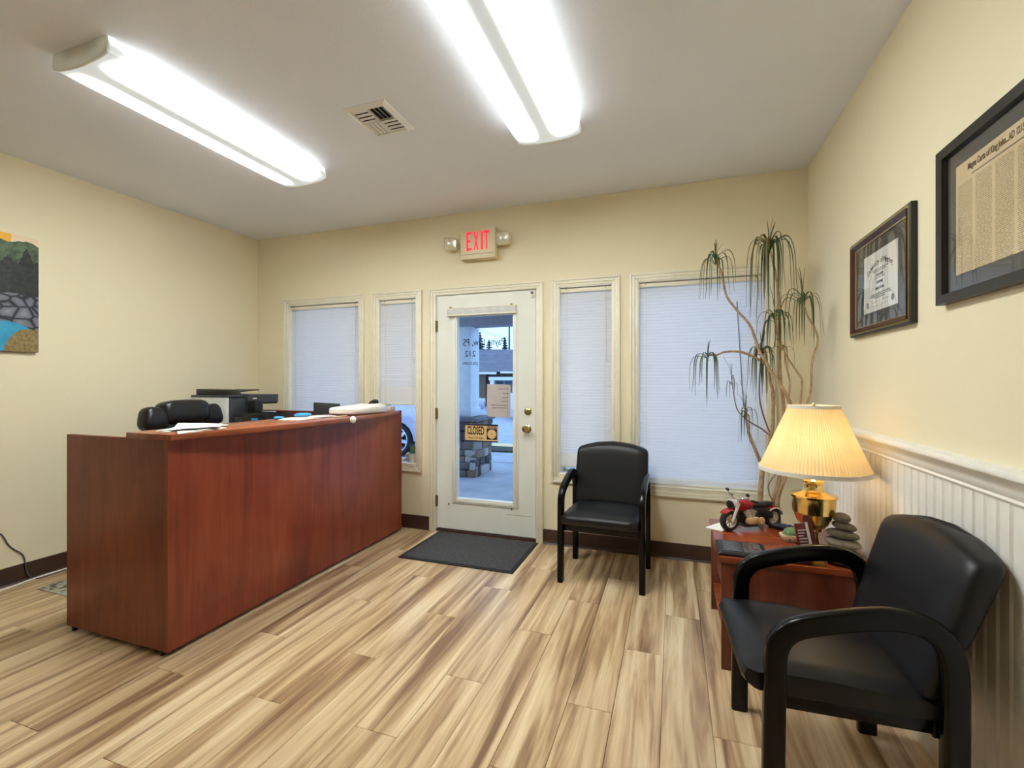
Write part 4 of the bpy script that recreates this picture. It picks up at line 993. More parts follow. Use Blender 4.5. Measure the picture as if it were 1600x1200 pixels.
for dz in (0.028, 0.048): MB().tube([(0.04, -0.030, 0.05), (0.0, -0.034, dz), (-0.15, -0.036, dz)], 0.008, 10).build('exhaust_pipe', 'chrome', mc, smooth=True)
MB().box(-0.02, 0.06, -0.026, 0.034, 0.018, 0.026).build('footboard', 'dgrey', mc, bevel=0.002)
MB().tube([(-0.01, 0.025, 0.03), (-0.03, 0.055, 0.002)], 0.003, 6).build('kick_stand', 'dgrey', mc)

# ================================================================== PICTURES ON THE WALLS
def frame_ring(mb, w0, h0, w1, h1, d0, d1):
    # in the local y-z plane, x = depth away from the wall (negative = into room)
    o = [(-w0, -h0), (w0, -h0), (w0, h0), (-w0, h0)]; i = [(-w1, -h1), (w1, -h1), (w1, h1), (-w1, h1)]
    for k in range(4):
        a, b, c, d = o[k], o[(k + 1) % 4], i[(k + 1) % 4], i[k]
        q = lambda p, x: (x, p[0], p[1])
        mb.add([q(a, d0), q(b, d0), q(c, d1), q(d, d1), q(a, 0), q(b, 0), q(c, 0), q(d, 0)], [(0, 1, 2, 3), (4, 7, 6, 5), (0, 4, 5, 1), (2, 6, 7, 3), (1, 5, 6, 2), (0, 3, 7, 4)])
TR = (PI / 2, 0, -PI / 2)    # text facing -x on the right wall
# diploma
dp = thing('framed_diploma', 'framed diploma with dark mat and mahogany frame', 'picture', (XR - 0.001, 2.372, 1.708))
hw, hh = 0.304, 0.222
mb = MB(); frame_ring(mb, hw, hh, hw - 0.008, hh - 0.008, -0.020, -0.024); mb.build('outer_edge', 'black_frame', dp)
mb = MB(); frame_ring(mb, hw - 0.008, hh - 0.008, hw - 0.020, hh - 0.018, -0.026, -0.022); mb.build('gold_band', 'gold', dp)
mb = MB(); frame_ring(mb, hw - 0.020, hh - 0.018, hw - 0.042, hh - 0.036, -0.028, -0.014); mb.build('frame', 'mahogany', dp)
mb = MB(); frame_ring(mb, hw - 0.042, hh - 0.036, hw - 0.046, hh - 0.040, -0.014, -0.012); mb.build('gold_fillet', 'gold', dp)
MB().box(-0.007, 0, -hw + 0.045, hw - 0.045, -hh + 0.038, hh - 0.038).build('mat_board', 'mat_slate', dp)
MB().box(-0.0085, -0.007, -0.170, 0.170, -0.128, 0.128).build('diploma_sheet', 'paper', dp)
MB().box(-0.0125, -0.0118, -hw + 0.043, hw - 0.043, -hh + 0.037, hh - 0.037).build('glass_pane', 'pic_glass', dp)
ttl = 'University of Wyoming'; n = len(ttl)
for i, ch in enumerate(ttl):
    if ch == ' ': continue
    u = (i - (n - 1) / 2) / ((n - 1) / 2); ang = u * 0.62
    text_obj('title_letter', ch, 0.034, 'print_black', dp, (-0.0088, -0.20 * math.sin(ang) * 1.02, -0.098 + 0.178 * math.cos(ang)), (PI / 2 - 0.0, ang if False else 0, -PI / 2), 0.85, depth=0.0002, bold=0.0005)
rg = random.Random(11)
for z, hwid, hgt in ((0.048, 0.085, 0.0022), (0.040, 0.065, 0.0022), (0.024, 0.036, 0.005), (0.012, 0.05, 0.0022), (-0.008, 0.030, 0.005), (-0.034, 0.042, 0.005), (-0.056, 0.10, 0.0025), (-0.064, 0.105, 0.0025), (-0.072, 0.05, 0.0025)):
    mb = MB(); y_ = -hwid
    while y_ < hwid:
        l = rg.uniform(0.006, 0.016); mb.box(-0.0092, -0.0085, y_, min(y_ + l, hwid), z - hgt, z + hgt); y_ += l + 0.004
    mb.build('text_line', 'print_grey' if hgt < 0.004 else 'print_black', dp)
for y_, z in ((0.05, -0.090), (-0.06, -0.088), (0.045, -0.108), (-0.05, -0.106)):
    mb = MB().tube([(-0.0088, y_ + 0.03 - 0.006 * i, z + 0.004 * math.sin(i * 2.3)) for i in range(11)], 0.0006, 4); mb.build('signature', 'print_grey', dp)
for y_ in (0.125, -0.125): MB().lathe([(0.014, 0), (0.014, 0.0004), (0.010, 0.0006)], 20, mt=Matrix.Translation((-0.0085, y_, -0.095)) @ Matrix.Rotation(-PI / 2, 4, 'Y')).build('seal', 'print_grey', dp)
# large framed document
M['newsprint'] = None
def newsprint():
    m, n, p, o = nmat('aged_document_print')
    t = n.nodes.new('ShaderNodeTexCoord'); s = n.nodes.new('ShaderNodeSeparateXYZ'); n.links.new(t.outputs['Object'], s.inputs[0])
    cy = math_n(n, 'FRACT', math_n(n, 'DIVIDE', math_n(n, 'ADD', s.outputs['Y'], 8.743), 0.088))
    col = math_n(n, 'MULTIPLY', math_n(n, 'GREATER_THAN', cy, 0.06), math_n(n, 'LESS_THAN', cy, 0.90))
    ln_ = math_n(n, 'GREATER_THAN', math_n(n, 'FRACT', math_n(n, 'DIVIDE', math_n(n, 'ADD', s.outputs['Z'], 5.0), 0.0052)), 0.42)
    mp = n.nodes.new('ShaderNodeMapping'); mp.inputs['Scale'].default_value = (1, 260, 190); n.links.new(t.outputs['Object'], mp.inputs[0])
    nz = math_n(n, 'GREATER_THAN', noise(n, mp.outputs[0], 1.0, 2), 0.44)
    top = math_n(n, 'LESS_THAN', s.outputs['Z'], 0.105)
    f = math_n(n, 'MULTIPLY', math_n(n, 'MULTIPLY', col, ln_), math_n(n, 'MULTIPLY', nz, top)); f = math_n(n, 'MULTIPLY', f, 0.72)
    base = ramp(n, noise(n, t.outputs['Object'], 7, 3), [(0.3, lin(214, 190, 148)), (0.7, lin(226, 204, 164))])
    n.links.new(mixc(n, f, base, lin(118, 98, 68)), p.inputs['Base Color']); p.inputs['Roughness'].default_value = 0.8
    return m
M['newsprint'] = newsprint()
FW = 0.40   # half width along the wall
bf = thing('framed_document', 'large black framed antique document with columns of print', 'picture', (XR - 0.001, 1.887 - FW, 1.767))
hh = 0.247
mb = MB(); frame_ring(mb, FW, hh, FW - 0.030, hh - 0.030, -0.026, -0.024); frame_ring(mb, FW - 0.030, hh - 0.030, FW - 0.033, hh - 0.033, -0.024, -0.010); mb.build('frame', 'black_frame', bf)
MB().box(-0.007, 0, -FW + 0.03, FW - 0.03, -hh + 0.03, hh - 0.03).build('mat_board', 'mat_slate', bf)
DW, DH = FW - 0.079, 0.167
MB().box(-0.0085, -0.007, -DW, DW, -DH, DH).build('document_sheet', 'newsprint', bf)
text_obj('title', 'Magna Carta of King John...AD 1215', 0.027, 'print_brown', bf, (-0.0088, DW - 0.060, DH - 0.024), TR, 0.60, align='LEFT', depth=0.0002, bold=0.0008)
MB().box(-0.0092, -0.0085, -DW + 0.08, DW - 0.08, DH - 0.052, DH - 0.048).build('subtitle_line', 'print_grey', bf)
MB().box(-0.0125, -0.0118, -FW + 0.031, FW - 0.031, -hh + 0.031, hh - 0.031).build('glass_pane', 'pic_glass', bf)

# landscape canvas on the left wall
def painting_mat():
    m, n, p, o = nmat('painted_landscape')
    t = n.nodes.new('ShaderNodeTexCoord'); s = n.nodes.new('ShaderNodeSeparateXYZ'); n.links.new(t.outputs['Object'], s.inputs[0])
    Y, Z = s.outputs['Y'], s.outputs['Z']     # right edge of the canvas at y = +0.36
    ob_ = t.outputs['Object']
    wob = math_n(n, 'MULTIPLY', math_n(n, 'SUBTRACT', noise(n, ob_, 9, 3), 0.5), 0.09); zw = math_n(n, 'ADD', Z, wob)
    sun2 = math_n(n, 'ADD', math_n(n, 'POWER', math_n(n, 'SUBTRACT', Y, 0.165), 2.0), math_n(n, 'POWER', math_n(n, 'SUBTRACT', zw, 0.345), 2.0))
    sky = mixc(n, math_n(n, 'LESS_THAN', sun2, 0.0040), lin(232, 206, 172), lin(236, 178, 52))
    green = ramp(n, noise(n, ob_, 24, 3, 0.6), [(0.35, lin(50, 66, 48)), (0.65, lin(92, 112, 82))])
    c = mixc(n, math_n(n, 'LESS_THAN', zw, 0.320), sky, green)
    mp = n.nodes.new('ShaderNodeMapping'); mp.inputs['Scale'].default_value = (1, 16, 3); n.links.new(ob_, mp.inputs[0])
    tr_ = math_n(n, 'ADD', Z, math_n(n, 'MULTIPLY', noise(n, mp.outputs[0], 1.0, 3), -0.42))
    dark = ramp(n, noise(n, ob_, 40, 2), [(0.3, lin(30, 34, 34)), (0.7, lin(50, 54, 48))])
    c = mixc(n, math_n(n, 'LESS_THAN', tr_, 0.02), c, dark)
    vo = n.nodes.new('ShaderNodeTexVoronoi'); vo.feature = 'DISTANCE_TO_EDGE'; mp2 = n.nodes.new('ShaderNodeMapping'); mp2.inputs['Scale'].default_value = (1, 11, 17); n.links.new(ob_, mp2.inputs[0]); n.links.new(mp2.outputs[0], vo.inputs['Vector']); vo.inputs['Scale'].default_value = 1.0
    rock = ramp(n, vo.outputs['Distance'], [(0.03, lin(36, 38, 46)), (0.10, lin(104, 106, 116)), (0.5, lin(150, 152, 160))])
    c = mixc(n, math_n(n, 'LESS_THAN', zw, -0.005), c, rock)
    rr2 = math_n(n, 'ADD', math_n(n, 'POWER', math_n(n, 'DIVIDE', math_n(n, 'SUBTRACT', Y, 0.20), 0.22), 2.0), math_n(n, 'POWER', math_n(n, 'DIVIDE', math_n(n, 'ADD', Z, 0.44), 0.26), 2.0))
    blue = ramp(n, noise(n, ob_, 18, 2), [(0.3, lin(44, 142, 186)), (0.7, lin(64, 164, 200))])
    c = mixc(n, math_n(n, 'LESS_THAN', rr2, 1.0), c, blue)
    rr3 = math_n(n, 'ADD', math_n(n, 'POWER', math_n(n, 'DIVIDE', math_n(n, 'SUBTRACT', Y, 0.31), 0.125), 2.0), math_n(n, 'POWER', math_n(n, 'DIVIDE', math_n(n, 'ADD', Z, 0.42), 0.20), 2.0))
    sand = ramp(n, noise(n, ob_, 60, 3), [(0.3, lin(124, 104, 64)), (0.7, lin(160, 140, 92))])
    c = mixc(n, math_n(n, 'LESS_THAN', rr3, 1.0), c, sand)
    n.links.new(c, p.inputs['Base Color']); p.inputs['Roughness'].default_value = 0.6
    return m
M['painting'] = painting_mat()
pa = thing('landscape_painting', 'unframed canvas painting of trees, rocks and blue water', 'painting', (XL + 0.001, 1.827 - 0.36, 1.83))
MB().box(0.0, 0.028, -0.36, 0.36, -0.366, 0.366).build('canvas', 'painting', pa, bevel=0.003)

# ================================================================== PLANT BY THE WINDOW
def W(px, py, Y):
    c, s = math.cos(YAW), math.sin(YAW); a = (px - 800) / FPX; b = (597.46 - py) / FPX
    d = (a * c - s, a * s + c, b); t = Y / d[1]
    return Vector((d[0] * t, Y, H_CAM + d[2] * t))
PC = Vector((0.555, 3.12, 0))
plant = thing('dracaena_plant', 'tall leggy dragon tree with drooping leaves in the corner', 'plant', PC)
MB().lathe([(0.10, 0), (0.115, 0.02), (0.145, 0.22), (0.158, 0.29), (0.166, 0.30), (0.166, 0.32), (0.15, 0.32), (0.148, 0.28)], 36).build('pot', 'terracotta', plant, smooth=True)
MB().lathe([(0.147, 0.27), (0.147, 0.285), (0.05, 0.292)], 30).build('soil', 'soil', plant, smooth=True)
def stem(pts, r0, r1, mat='bark'):
    P = [Vector((p[0], p[1], p[2])) - PC if len(p) == 3 and not isinstance(p[0], int) else W(p[0], p[1], p[2]) - PC for p in pts]
    sp_ = smooth_path(P, 5); n = len(sp_)
    MB().tube(sp_, [r0 + (r1 - r0) * i / (n - 1) for i in range(n)], 8).build('stem', mat, plant, smooth=True)
    return P[-1]
B_ = lambda dx, dy: (PC.x + dx, PC.y + dy, 0.28)
# main trunk F -> branch A (long arm to the left)
stem([B_(-0.04, 0.02), (1188, 790, 3.14), (1190, 750, 3.14), (1192, 734, 3.14)], 0.016, 0.014)
cA = stem([(1192, 736, 3.14), (1199, 711, 3.14), (1202, 690, 3.14), (1207, 670, 3.14), (1208, 640, 3.14), (1208, 615, 3.14), (1204, 597, 3.13), (1199, 573, 3.12), (1184, 561, 3.10), (1162, 551, 3.08), (1148, 549, 3.07), (1132, 550, 3.06), (1118, 555, 3.05), (1106, 554, 3.05)], 0.012, 0.005)
c6 = stem([(1192, 736, 3.14), (1185, 714, 3.13), (1175, 690, 3.12), (1170, 676, 3.12), (1166, 655, 3.12), (1165, 640, 3.12)], 0.011, 0.006)
c5 = stem([(1203, 676, 3.14), (1198, 664, 3.15), (1191, 643, 3.15), (1187, 622, 3.15), (1187, 590, 3.16), (1190, 546, 3.16)], 0.005, 0.004, 'twig')
stem([(1205, 682, 3.14), (1190, 670, 3.12), (1176, 662, 3.11), (1166, 655, 3.11), (1152, 640, 3.11), (1146, 612, 3.11), (1143, 588, 3.11)], 0.005, 0.0025, 'twig')
# stem E -> branch B (crown 1 top left)
cB = stem([B_(0.03, 0.0), (1214, 790, 3.05), (1224, 750, 3.02), (1240, 690, 3.0), (1238, 642, 3.0), (1229, 618, 3.0), (1217, 597, 3.02), (1204, 579, 3.05), (1196, 564, 3.06), (1187, 550, 3.06), (1180, 529, 3.06), (1171, 507, 3.06), (1155, 489, 3.05), (1139, 469, 3.05), (1133, 455, 3.05), (1129, 432, 3.05), (1122, 412, 3.05), (1118, 402, 3.05)], 0.012, 0.005)
# stem C -> tall crown 2
cC = stem([B_(0.0, 0.05), (1207, 790, 3.16), (1217, 752, 3.16), (1218, 720, 3.16), (1224, 680, 3.16), (1224, 630, 3.16), (1220, 597, 3.15), (1218, 560, 3.14), (1217, 520, 3.13), (1218, 482, 3.12), (1216, 455, 3.12), (1213, 435, 3.12), (1209, 415, 3.12), (1202, 384, 3.12)], 0.012, 0.006)
# stem G -> crown 3 right
cG = stem([B_(0.06, -0.02), (1216, 786, 2.98), (1228, 745, 2.95), (1248, 690, 2.93), (1262, 630, 2.92), (1267, 607, 2.92), (1268, 576, 2.92), (1271, 555, 2.92), (1277, 538, 2.92), (1277, 524, 2.92), (1272, 510, 2.92), (1264, 498, 2.93), (1257, 480, 2.93), (1254, 464, 2.93)], 0.008, 0.004)
cI = stem([(1248, 690, 2.95), (1250, 640, 2.97), (1253, 603, 2.98), (1252, 591, 2.98), (1244, 579, 3.0), (1232, 561, 3.02), (1226, 550, 3.03), (1220, 538, 3.05)], 0.006, 0.004)
stem([(1232, 630, 3.0), (1234, 597, 3.02), (1229, 573, 3.03), (1226, 550, 3.03), (1226, 535, 3.05)], 0.005, 0.003)
c4 = stem([(1218, 545, 3.13), (1214, 520, 3.10), (1211, 492, 3.08)], 0.006, 0.004)
stem([(1212, 790, 3.05), (1203, 774, 3.04), (1201, 757, 3.03), (1214, 738, 3.03)], 0.004, 0.003, 'twig')
def leaf(c, az, out, rise, drop, wd, mat, rg):
    d = Vector((math.cos(az), math.sin(az), 0)); pts = []
    pts = [Vector((0, 0, 0)), d * out * 0.35 + Vector((0, 0, rise * 0.75)), d * out * 0.75 + Vector((0, 0, rise)), d * out * 1.0 + Vector((0, 0, rise * 0.4 - drop * 0.15)), d * out * (1.08) + Vector((0, 0, -drop * 0.55)), d * out * (1.12 + rg.uniform(-0.1, 0.12)) + Vector((0, 0, -drop))]
    sp_ = smooth_path(pts, 3); n = len(sp_); side = Vector((-d.y, d.x, 0)); loops = []
    for i, p in enumerate(sp_):
        t = i / (n - 1); w_ = wd * (0.55 + 1.6 * t if t < 0.28 else 1.0 * (1 - (t - 0.28) / 0.72) ** 0.75) + 0.0004
        dirv = (sp_[min(i + 1, n - 1)] - sp_[max(i - 1, 0)]).normalized(); nn = dirv.cross(side).normalized()
        loops.append([tuple(p + side * w_ + nn * w_ * 0.3), tuple(p + nn * 0.0007), tuple(p - side * w_ + nn * w_ * 0.3), tuple(p - nn * 0.0007)])
    MB().loft(loops).build('leaf', mat, plant, loc=c, smooth=True, ang=60)
def upleaf(c, az, out, up, wd, mat):
    d = Vector((math.cos(az), math.sin(az), 0)); sp_ = smooth_path([Vector((0, 0, 0)), d * out * 0.3 + Vector((0, 0, up * 0.5)), d * out + Vector((0, 0, up))], 4); n = len(sp_); side = Vector((-d.y, d.x, 0)); loops = []
    for i, p in enumerate(sp_):
        t = i / (n - 1); w_ = wd * (1 - t) ** 0.7 + 0.0004
        nn = d
        loops.append([tuple(p + side * w_), tuple(p + nn * 0.001), tuple(p - side * w_), tuple(p - nn * 0.001)])
    MB().loft(loops).build('leaf', mat, plant, loc=c, smooth=True, ang=60)
def crown(c, n, out, rise, drop, ups, seed, wd=0.0055, dry=0.25, xmax=None):
    rg = random.Random(seed)
    for i in range(n):
        az = 2 * PI * i / n + rg.uniform(-0.25, 0.25); o = out * rg.uniform(0.35, 1.1); dpn = drop * rg.uniform(0.6, 1.08)
        if xmax is not None:
            lim = xmax - (c.x + PC.x)
            if o * 1.25 * math.cos(az) > lim: o = max(0.01, lim / (1.25 * math.cos(az)))
        lim2 = YB - 0.03 - (c.y + PC.y)
        if o * 1.25 * math.sin(az) > lim2: o = lim2 / (1.25 * math.sin(az))
        cc = c + Vector((0, 0, -rg.uniform(0, 0.05)))
        leaf(cc, az, o, rise * rg.uniform(0.6, 1.2), dpn, wd * rg.uniform(0.75, 1.2), 'leaf_dry' if rg.random() < dry else 'leaf', rg)
    for k in range(ups): upleaf(c, rg.uniform(0, 2 * PI), rg.uniform(0.01, 0.05), rg.uniform(0.08, 0.20), wd * 0.8, 'leaf' if k % 2 == 0 else 'leaf_dry')
crown(cC, 26, 0.13, 0.06, 0.40, 4, 1, 0.0065)
crown(cB, 13, 0.10, 0.04, 0.24, 5, 2)
crown(cG, 15, 0.11, 0.045, 0.24, 3, 3, xmax=0.80)
crown(cA, 13, 0.13, 0.02, 0.26, 2, 4, 0.005, 0.1)
crown(c5, 17, 0.075, 0.03, 0.30, 4, 5, 0.0065, 0.1)
crown(c4, 15, 0.09, 0.04, 0.19, 3, 6, 0.006, 0.2)
crown(c6, 10, 0.06, 0.02, 0.17, 4, 7, 0.005, 0.3)
crown(cI, 7, 0.06, 0.03, 0.14, 1, 8, 0.004, 0.5)
crown(W(1143, 590, 3.11) - PC, 6, 0.05, 0.02, 0.10, 3, 9, 0.0025, 0.3)

# teacup planter on the sill of the narrow window
tcx = thing('teacup_planter', 'white teacup planter with green succulent on the window sill', 'planter', (-2.185, YB + 0.055, 0.5625))
MB().lathe([(0.028, 0), (0.030, 0.006), (0.024, 0.012), (0.040, 0.03), (0.052, 0.062), (0.055, 0.082), (0.051, 0.082), (0.046, 0.06)], 28).build('cup', 'white', tcx, smooth=True)
MB().lathe([(0.048, 0.066), (0.048, 0.072), (0.01, 0.075)], 20).build('soil', 'soil', tcx)
MB().tube(smooth_path([(-0.050, 0, 0.066), (-0.072, 0, 0.064), (-0.076, 0, 0.042), (-0.058, 0, 0.028), (-0.042, 0, 0.030)]), 0.005, 8).build('handle', 'white', tcx, smooth=True)
rg = random.Random(4); M['succulent'] = plain('succulent_green', lin(112, 150, 104), 0.45, vary=0.2, nscale=30)
for i in range(16):
    a = rg.uniform(0, 2 * PI); r_ = rg.uniform(0.005, 0.035); h_ = rg.uniform(0.05, 0.10); o = rg.uniform(0.0, 0.03)
    MB().tube([(r_ * math.cos(a), r_ * math.sin(a) * 0.7, 0.07), ((r_ + o * 0.4) * math.cos(a), (r_ + o * 0.4) * math.sin(a) * 0.7, 0.07 + h_ * 0.6), ((r_ + o) * math.cos(a), (r_ + o) * math.sin(a) * 0.7, 0.07 + h_)], [0.006, 0.005, 0.001], 6).build('leaf', 'succulent', tcx, smooth=True)

# ================================================================== OUTSIDE
tag(MB().box(-40, 30, 9.2, 120, -0.30, -0.16).box(-40, -3.9, YB + WT, 9.2, -0.30, -0.16).build('road', 'asphalt'), 'pale wet parking lot and road outside the door', kind='structure')
tag(MB().box(-3.9, 8, YB + WT, 8.05, -0.30, -0.03).build('porch_floor', 'concrete'), 'grey concrete porch and walkway outside the door', kind='structure')
tag(MB().box(-3.9, 8, 7.02, 7.045, -0.03, -0.028).build('pavement_joint', 'joint'), 'dark joint line across the concrete walkway', kind='structure')
mb = MB(); mb.box(-3.9, 8, 8.05, 8.62, -0.30, 0.0)
tag(mb.build('ground_cover_strip', 'hedge'), 'dark ground-cover strip along the yellow kerb', kind='stuff')
tag(MB().box(-3.9, 8, 8.62, 9.2, -0.30, -0.02).build('curb', 'curb_yellow', bevel=0.02), 'yellow painted kerb along the parking lot', kind='structure')
# porch roof and beam
tag(MB().box(-3.3, -0.5, YB + WT + 0.001, 6.6, 2.36, 2.44).build('porch_ceiling', 'soffit'), 'grey porch soffit outside the door', kind='structure')
tag(MB().box(-3.3, -0.5, 5.92, 6.22, 2.06, 2.36).build('porch_beam', 'soffit', bevel=0.005), 'grey porch beam resting on the white post', kind='structure')
# stone pillar
pp = thing('porch_pillar', 'stone pillar with slate cap carrying a white porch post', 'pillar', (-2.85, 6.08, -0.03))
MB().box(-0.24, 0.24, -0.24, 0.24, 0, 0.76).build('core', 'joint', pp)
rg = random.Random(21); stmats = [plain('field_stone_%d' % i, lin(*c), 0.85, vary=0.2, nscale=14, bmp=0.5, bscale=30) for i, c in enumerate(((112, 108, 106), (150, 142, 134), (84, 80, 80), (132, 112, 94), (172, 166, 160)))]
def rock_mesh():
    mb = MB(); mb.box(-0.5, 0.5, -0.5, 0.5, -0.5, 0.5); me = mb.mesh('stone', bevel=0.16, seg=2)
    for v in me.vertices: v.co += Vector((rg.uniform(-.05, .05), rg.uniform(-.05, .05), rg.uniform(-.05, .05)))
    return me
rocks = []
for i in range(5):
    me = rock_mesh(); me.materials.append(stmats[i]); rocks.append(me)
for side in range(4):
    z = 0.0
    while z < 0.72:
        h_ = min(rg.uniform(0.09, 0.21), 0.76 - z)
        u = -0.30
        while u < 0.28:
            wl = min(rg.uniform(0.09, 0.32), 0.30 - u)
            if wl < 0.05: break
            split = 2 if (h_ > 0.15 and wl < 0.2 and rg.random() < 0.6) else 1
            for q in range(split):
                o = mobj('stone', rocks[rg.randrange(5)], 'cap_stone', pp); hq = h_ / split
                p_ = Matrix.Rotation(side * PI / 2, 4, 'Z') @ Vector((u + wl / 2, -0.255 - rg.uniform(-0.012, 0.02), z + hq * (q + 0.5)))
                o.location = p_; o.rotation_euler = (rg.uniform(-0.08, 0.08), rg.uniform(-0.10, 0.10), side * PI / 2 + rg.uniform(-0.10, 0.10)); o.scale = (wl * 0.99, rg.uniform(0.09, 0.14), hq * 0.98)
            u += wl
        z += h_
for sx_ in (-1, 1):
    for sy_ in (-1, 1): MB().box(min(0, sx_ * 0.345) + (0.002 if sx_ > 0 else 0), max(0, sx_ * 0.345) - (0.002 if sx_ < 0 else 0), min(0, sy_ * 0.345) + (0.002 if sy_ > 0 else 0), max(0, sy_ * 0.345) - (0.002 if sy_ < 0 else 0), 0.765, 0.815).build('cap_slab', 'cap_stone', pp, bevel=0.006)
MB().box(-0.125, 0.155, -0.125, 0.18, 0.816, 2.089).build('post', 'post_white', pp, bevel=0.004)
MB().box(-0.14, 0.17, -0.14, 0.195, 0.817, 0.95).build('post_base_trim', 'post_white', pp, bevel=0.004)

# cars
def car(name, label, loc, rz, mat, scale=1.0, red=True):
    e = thing(name, label, 'car', loc, rz, group='parked cars outside'); e.scale = (scale,) * 3
    # local: +x forward, length 4.5
    prof = [(-2.2, 0.42), (-2.25, 0.62), (-2.2, 0.92), (-2.05, 1.0), (-1.5, 1.02), (-0.9, 1.0), (0.3, 0.96), (1.0, 0.94), (1.7, 0.86), (2.12, 0.74), (2.22, 0.55), (2.18, 0.36), (1.75, 0.28)]
    def arch(xc, n=9, r_=0.37): return [(xc + r_ * math.cos(PI * i / n), 0.30 + r_ * math.sin(PI * i / n)) for i in range(n + 1)]
    prof += arch(1.32) + [(0.9, 0.24), (-0.9, 0.24)] + arch(-1.32) + [(-1.75, 0.28)]
    MB().prism(prof, -0.86, 0.86, 'y').build('body', mat, e, bevel=0.05, seg=2)
    def cab(k, z0, z1, xs, yw): return [[(x, y_ * yw[j], z) for x, y_ in ((xs[j][0], -1), (xs[j][1], -1), (xs[j][1], 1), (xs[j][0], 1))] for j, z in enumerate((z0, z1))]
    MB().loft(cab(1, 0.94, 1.43, [(-1.95, 0.85), (-1.35, 0.05)], (0.80, 0.62))).build('cabin', mat, e, bevel=0.05, seg=2)
    for s in (-1, 1):
        for xa, xb, xc, xd in ((-1.30, -0.52, -0.48, -1.08), (-0.44, 0.52, 0.02, -0.40)):
            q = [(xa, s * 0.803, 0.99), (xb, s * 0.803, 0.99), (xc, s * 0.655, 1.37), (xd, s * 0.655, 1.37)]
            MB().add(q + [(x, y_ - s * 0.02, z) for x, y_, z in q], [(0, 1, 2, 3), (7, 6, 5, 4), (0, 4, 5, 1), (1, 5, 6, 2), (2, 6, 7, 3), (3, 7, 4, 0)]).build('side_window', 'car_glass', e)
        MB().box(2.06, 2.2, s * 0.72 - 0.13, s * 0.72 + 0.13, 0.60, 0.74).build('headlight', 'lgrey', e, bevel=0.02); MB().box(-2.25, -2.08, s * 0.74 - 0.13, s * 0.74 + 0.125, 0.72, 0.94).build('tail_light', 'tail_red', e, bevel=0.02)
    MB().prism([(0.80, 0.97), (0.10, 1.39), (0.12, 1.40), (0.83, 0.98)], -0.60, 0.60, 'y').build('windscreen', 'car_glass', e)
    for x in (1.32, -1.32):
        for s in (-1, 1):
            mt = Matrix.Translation((x, s * 0.76, 0.325)) @ RX
            wh = MB().lathe([(0.25, -0.10), (0.30, -0.11), (0.325, -0.08), (0.325, 0.08), (0.30, 0.11), (0.25, 0.10), (0.25, -0.10)], 32, mt=mt, cap=False).build('wheel', 'rubber', e, smooth=True)
            sp2 = MB().lathe([(0.225, -0.095), (0.255, -0.095), (0.255, 0.095), (0.225, 0.095)], 32, mt=mt, cap=False).lathe([(0.06, -0.085), (0.06, 0.085)], 16, mt=mt)
            for i in range(7): sp2.box(-0.032, 0.032, 0.04, 0.24, -0.08, 0.08, mt @ Matrix.Rotation(2 * PI * i / 7, 4, 'Z'))
            sp2.build('alloy_rim', 'alloy', wh)
            MB().lathe([(0.24, -0.02), (0.24, 0.02)], 24, mt=mt).build('brake_disc', 'dark', wh)
    return e
car('car', 'pale lilac car seen below the half-raised blind', (-6.38, 8.56, -0.16), PI + 0.0, 'car_lilac')
car('car', 'silver car parked across the lot behind the porch post', (-9.55, 17.2, -0.16), 0.36, 'car_silver')
car('car', 'white car across the lot behind the paper note', (-4.3, 18.4, -0.16), 0.36, 'car_white')

# house across the road
hs = thing('house', 'low tan house with grey hip roof across the road', 'house', (-10.9, 28.0, -0.16), rz=0.37)
def hip(x0_, x1_, y0, y1, ze, zr, ins):
    a = [(x0_, y0, ze), (x1_, y0, ze), (x1_, y1, ze), (x0_, y1, ze)]; ym = (y0 + y1) / 2
    return MB().add(a + [(x0_ + ins, ym, zr), (x1_ - ins, ym, zr)], [(0, 1, 5, 4), (1, 2, 5), (2, 3, 4, 5), (3, 0, 4), (3, 2, 1, 0)])
MB().box(-9, 12, 0, 8, 0, 2.2).build('wall', 'siding', hs); hip(-9.6, 12.6, -0.7, 8.7, 2.1, 3.85, 5).build('roof', 'shingle', hs)
MB().box(-6.5, -0.6, -2.5, 0, 0, 2.05).build('wing_wall', 'siding', hs); hip(-7.0, 0.0, -3.0, 2.5, 2.0, 2.95, 2.6).build('wing_roof', 'shingle', hs)
MB().box(-7.05, 0.05, -3.05, -2.95, 1.90, 2.03).build('fascia', 'house_trim', hs); MB().box(0.3, 12.6, -0.78, -0.70, 2.0, 2.13).build('fascia', 'house_trim', hs)
MB().box(-0.4, 1.6, -3.3, 0, 1.55, 1.75).build('porch_beam', 'house_trim', hs)
for x in (-0.2, 1.2): MB().box(x - 0.13, x + 0.13, -3.25, -3.0, 0, 1.55).build('porch_column', 'house_trim', hs, bevel=0.01)
for x, y_, w_, z0, z1 in ((-1.5, -2.5, 0.8, 0.75, 1.5), (-4.0, -2.5, 1.2, 0.75, 1.5), (0.55, 0, 1.0, 0.7, 1.6), (2.6, 0, 1.0, 0.7, 1.6), (5.0, 0, 1.4, 0.7, 1.6), (8.5, 0, 1.4, 0.7, 1.6)):
    wf = MB().box(x - w_ / 2 - 0.1, x + w_ / 2 + 0.1, y_ - 0.07, y_ - 0.005, z0 - 0.1, z1 + 0.1).build('window', 'house_trim', hs)
    MB().box(x - w_ / 2, x - 0.03, y_ - 0.085, y_ - 0.07, z0, z1).build('window_pane', 'win_dark', wf); MB().box(x + 0.03, x + w_ / 2, y_ - 0.085, y_ - 0.07, z0, z1).build('window_pane', 'win_dark', wf)
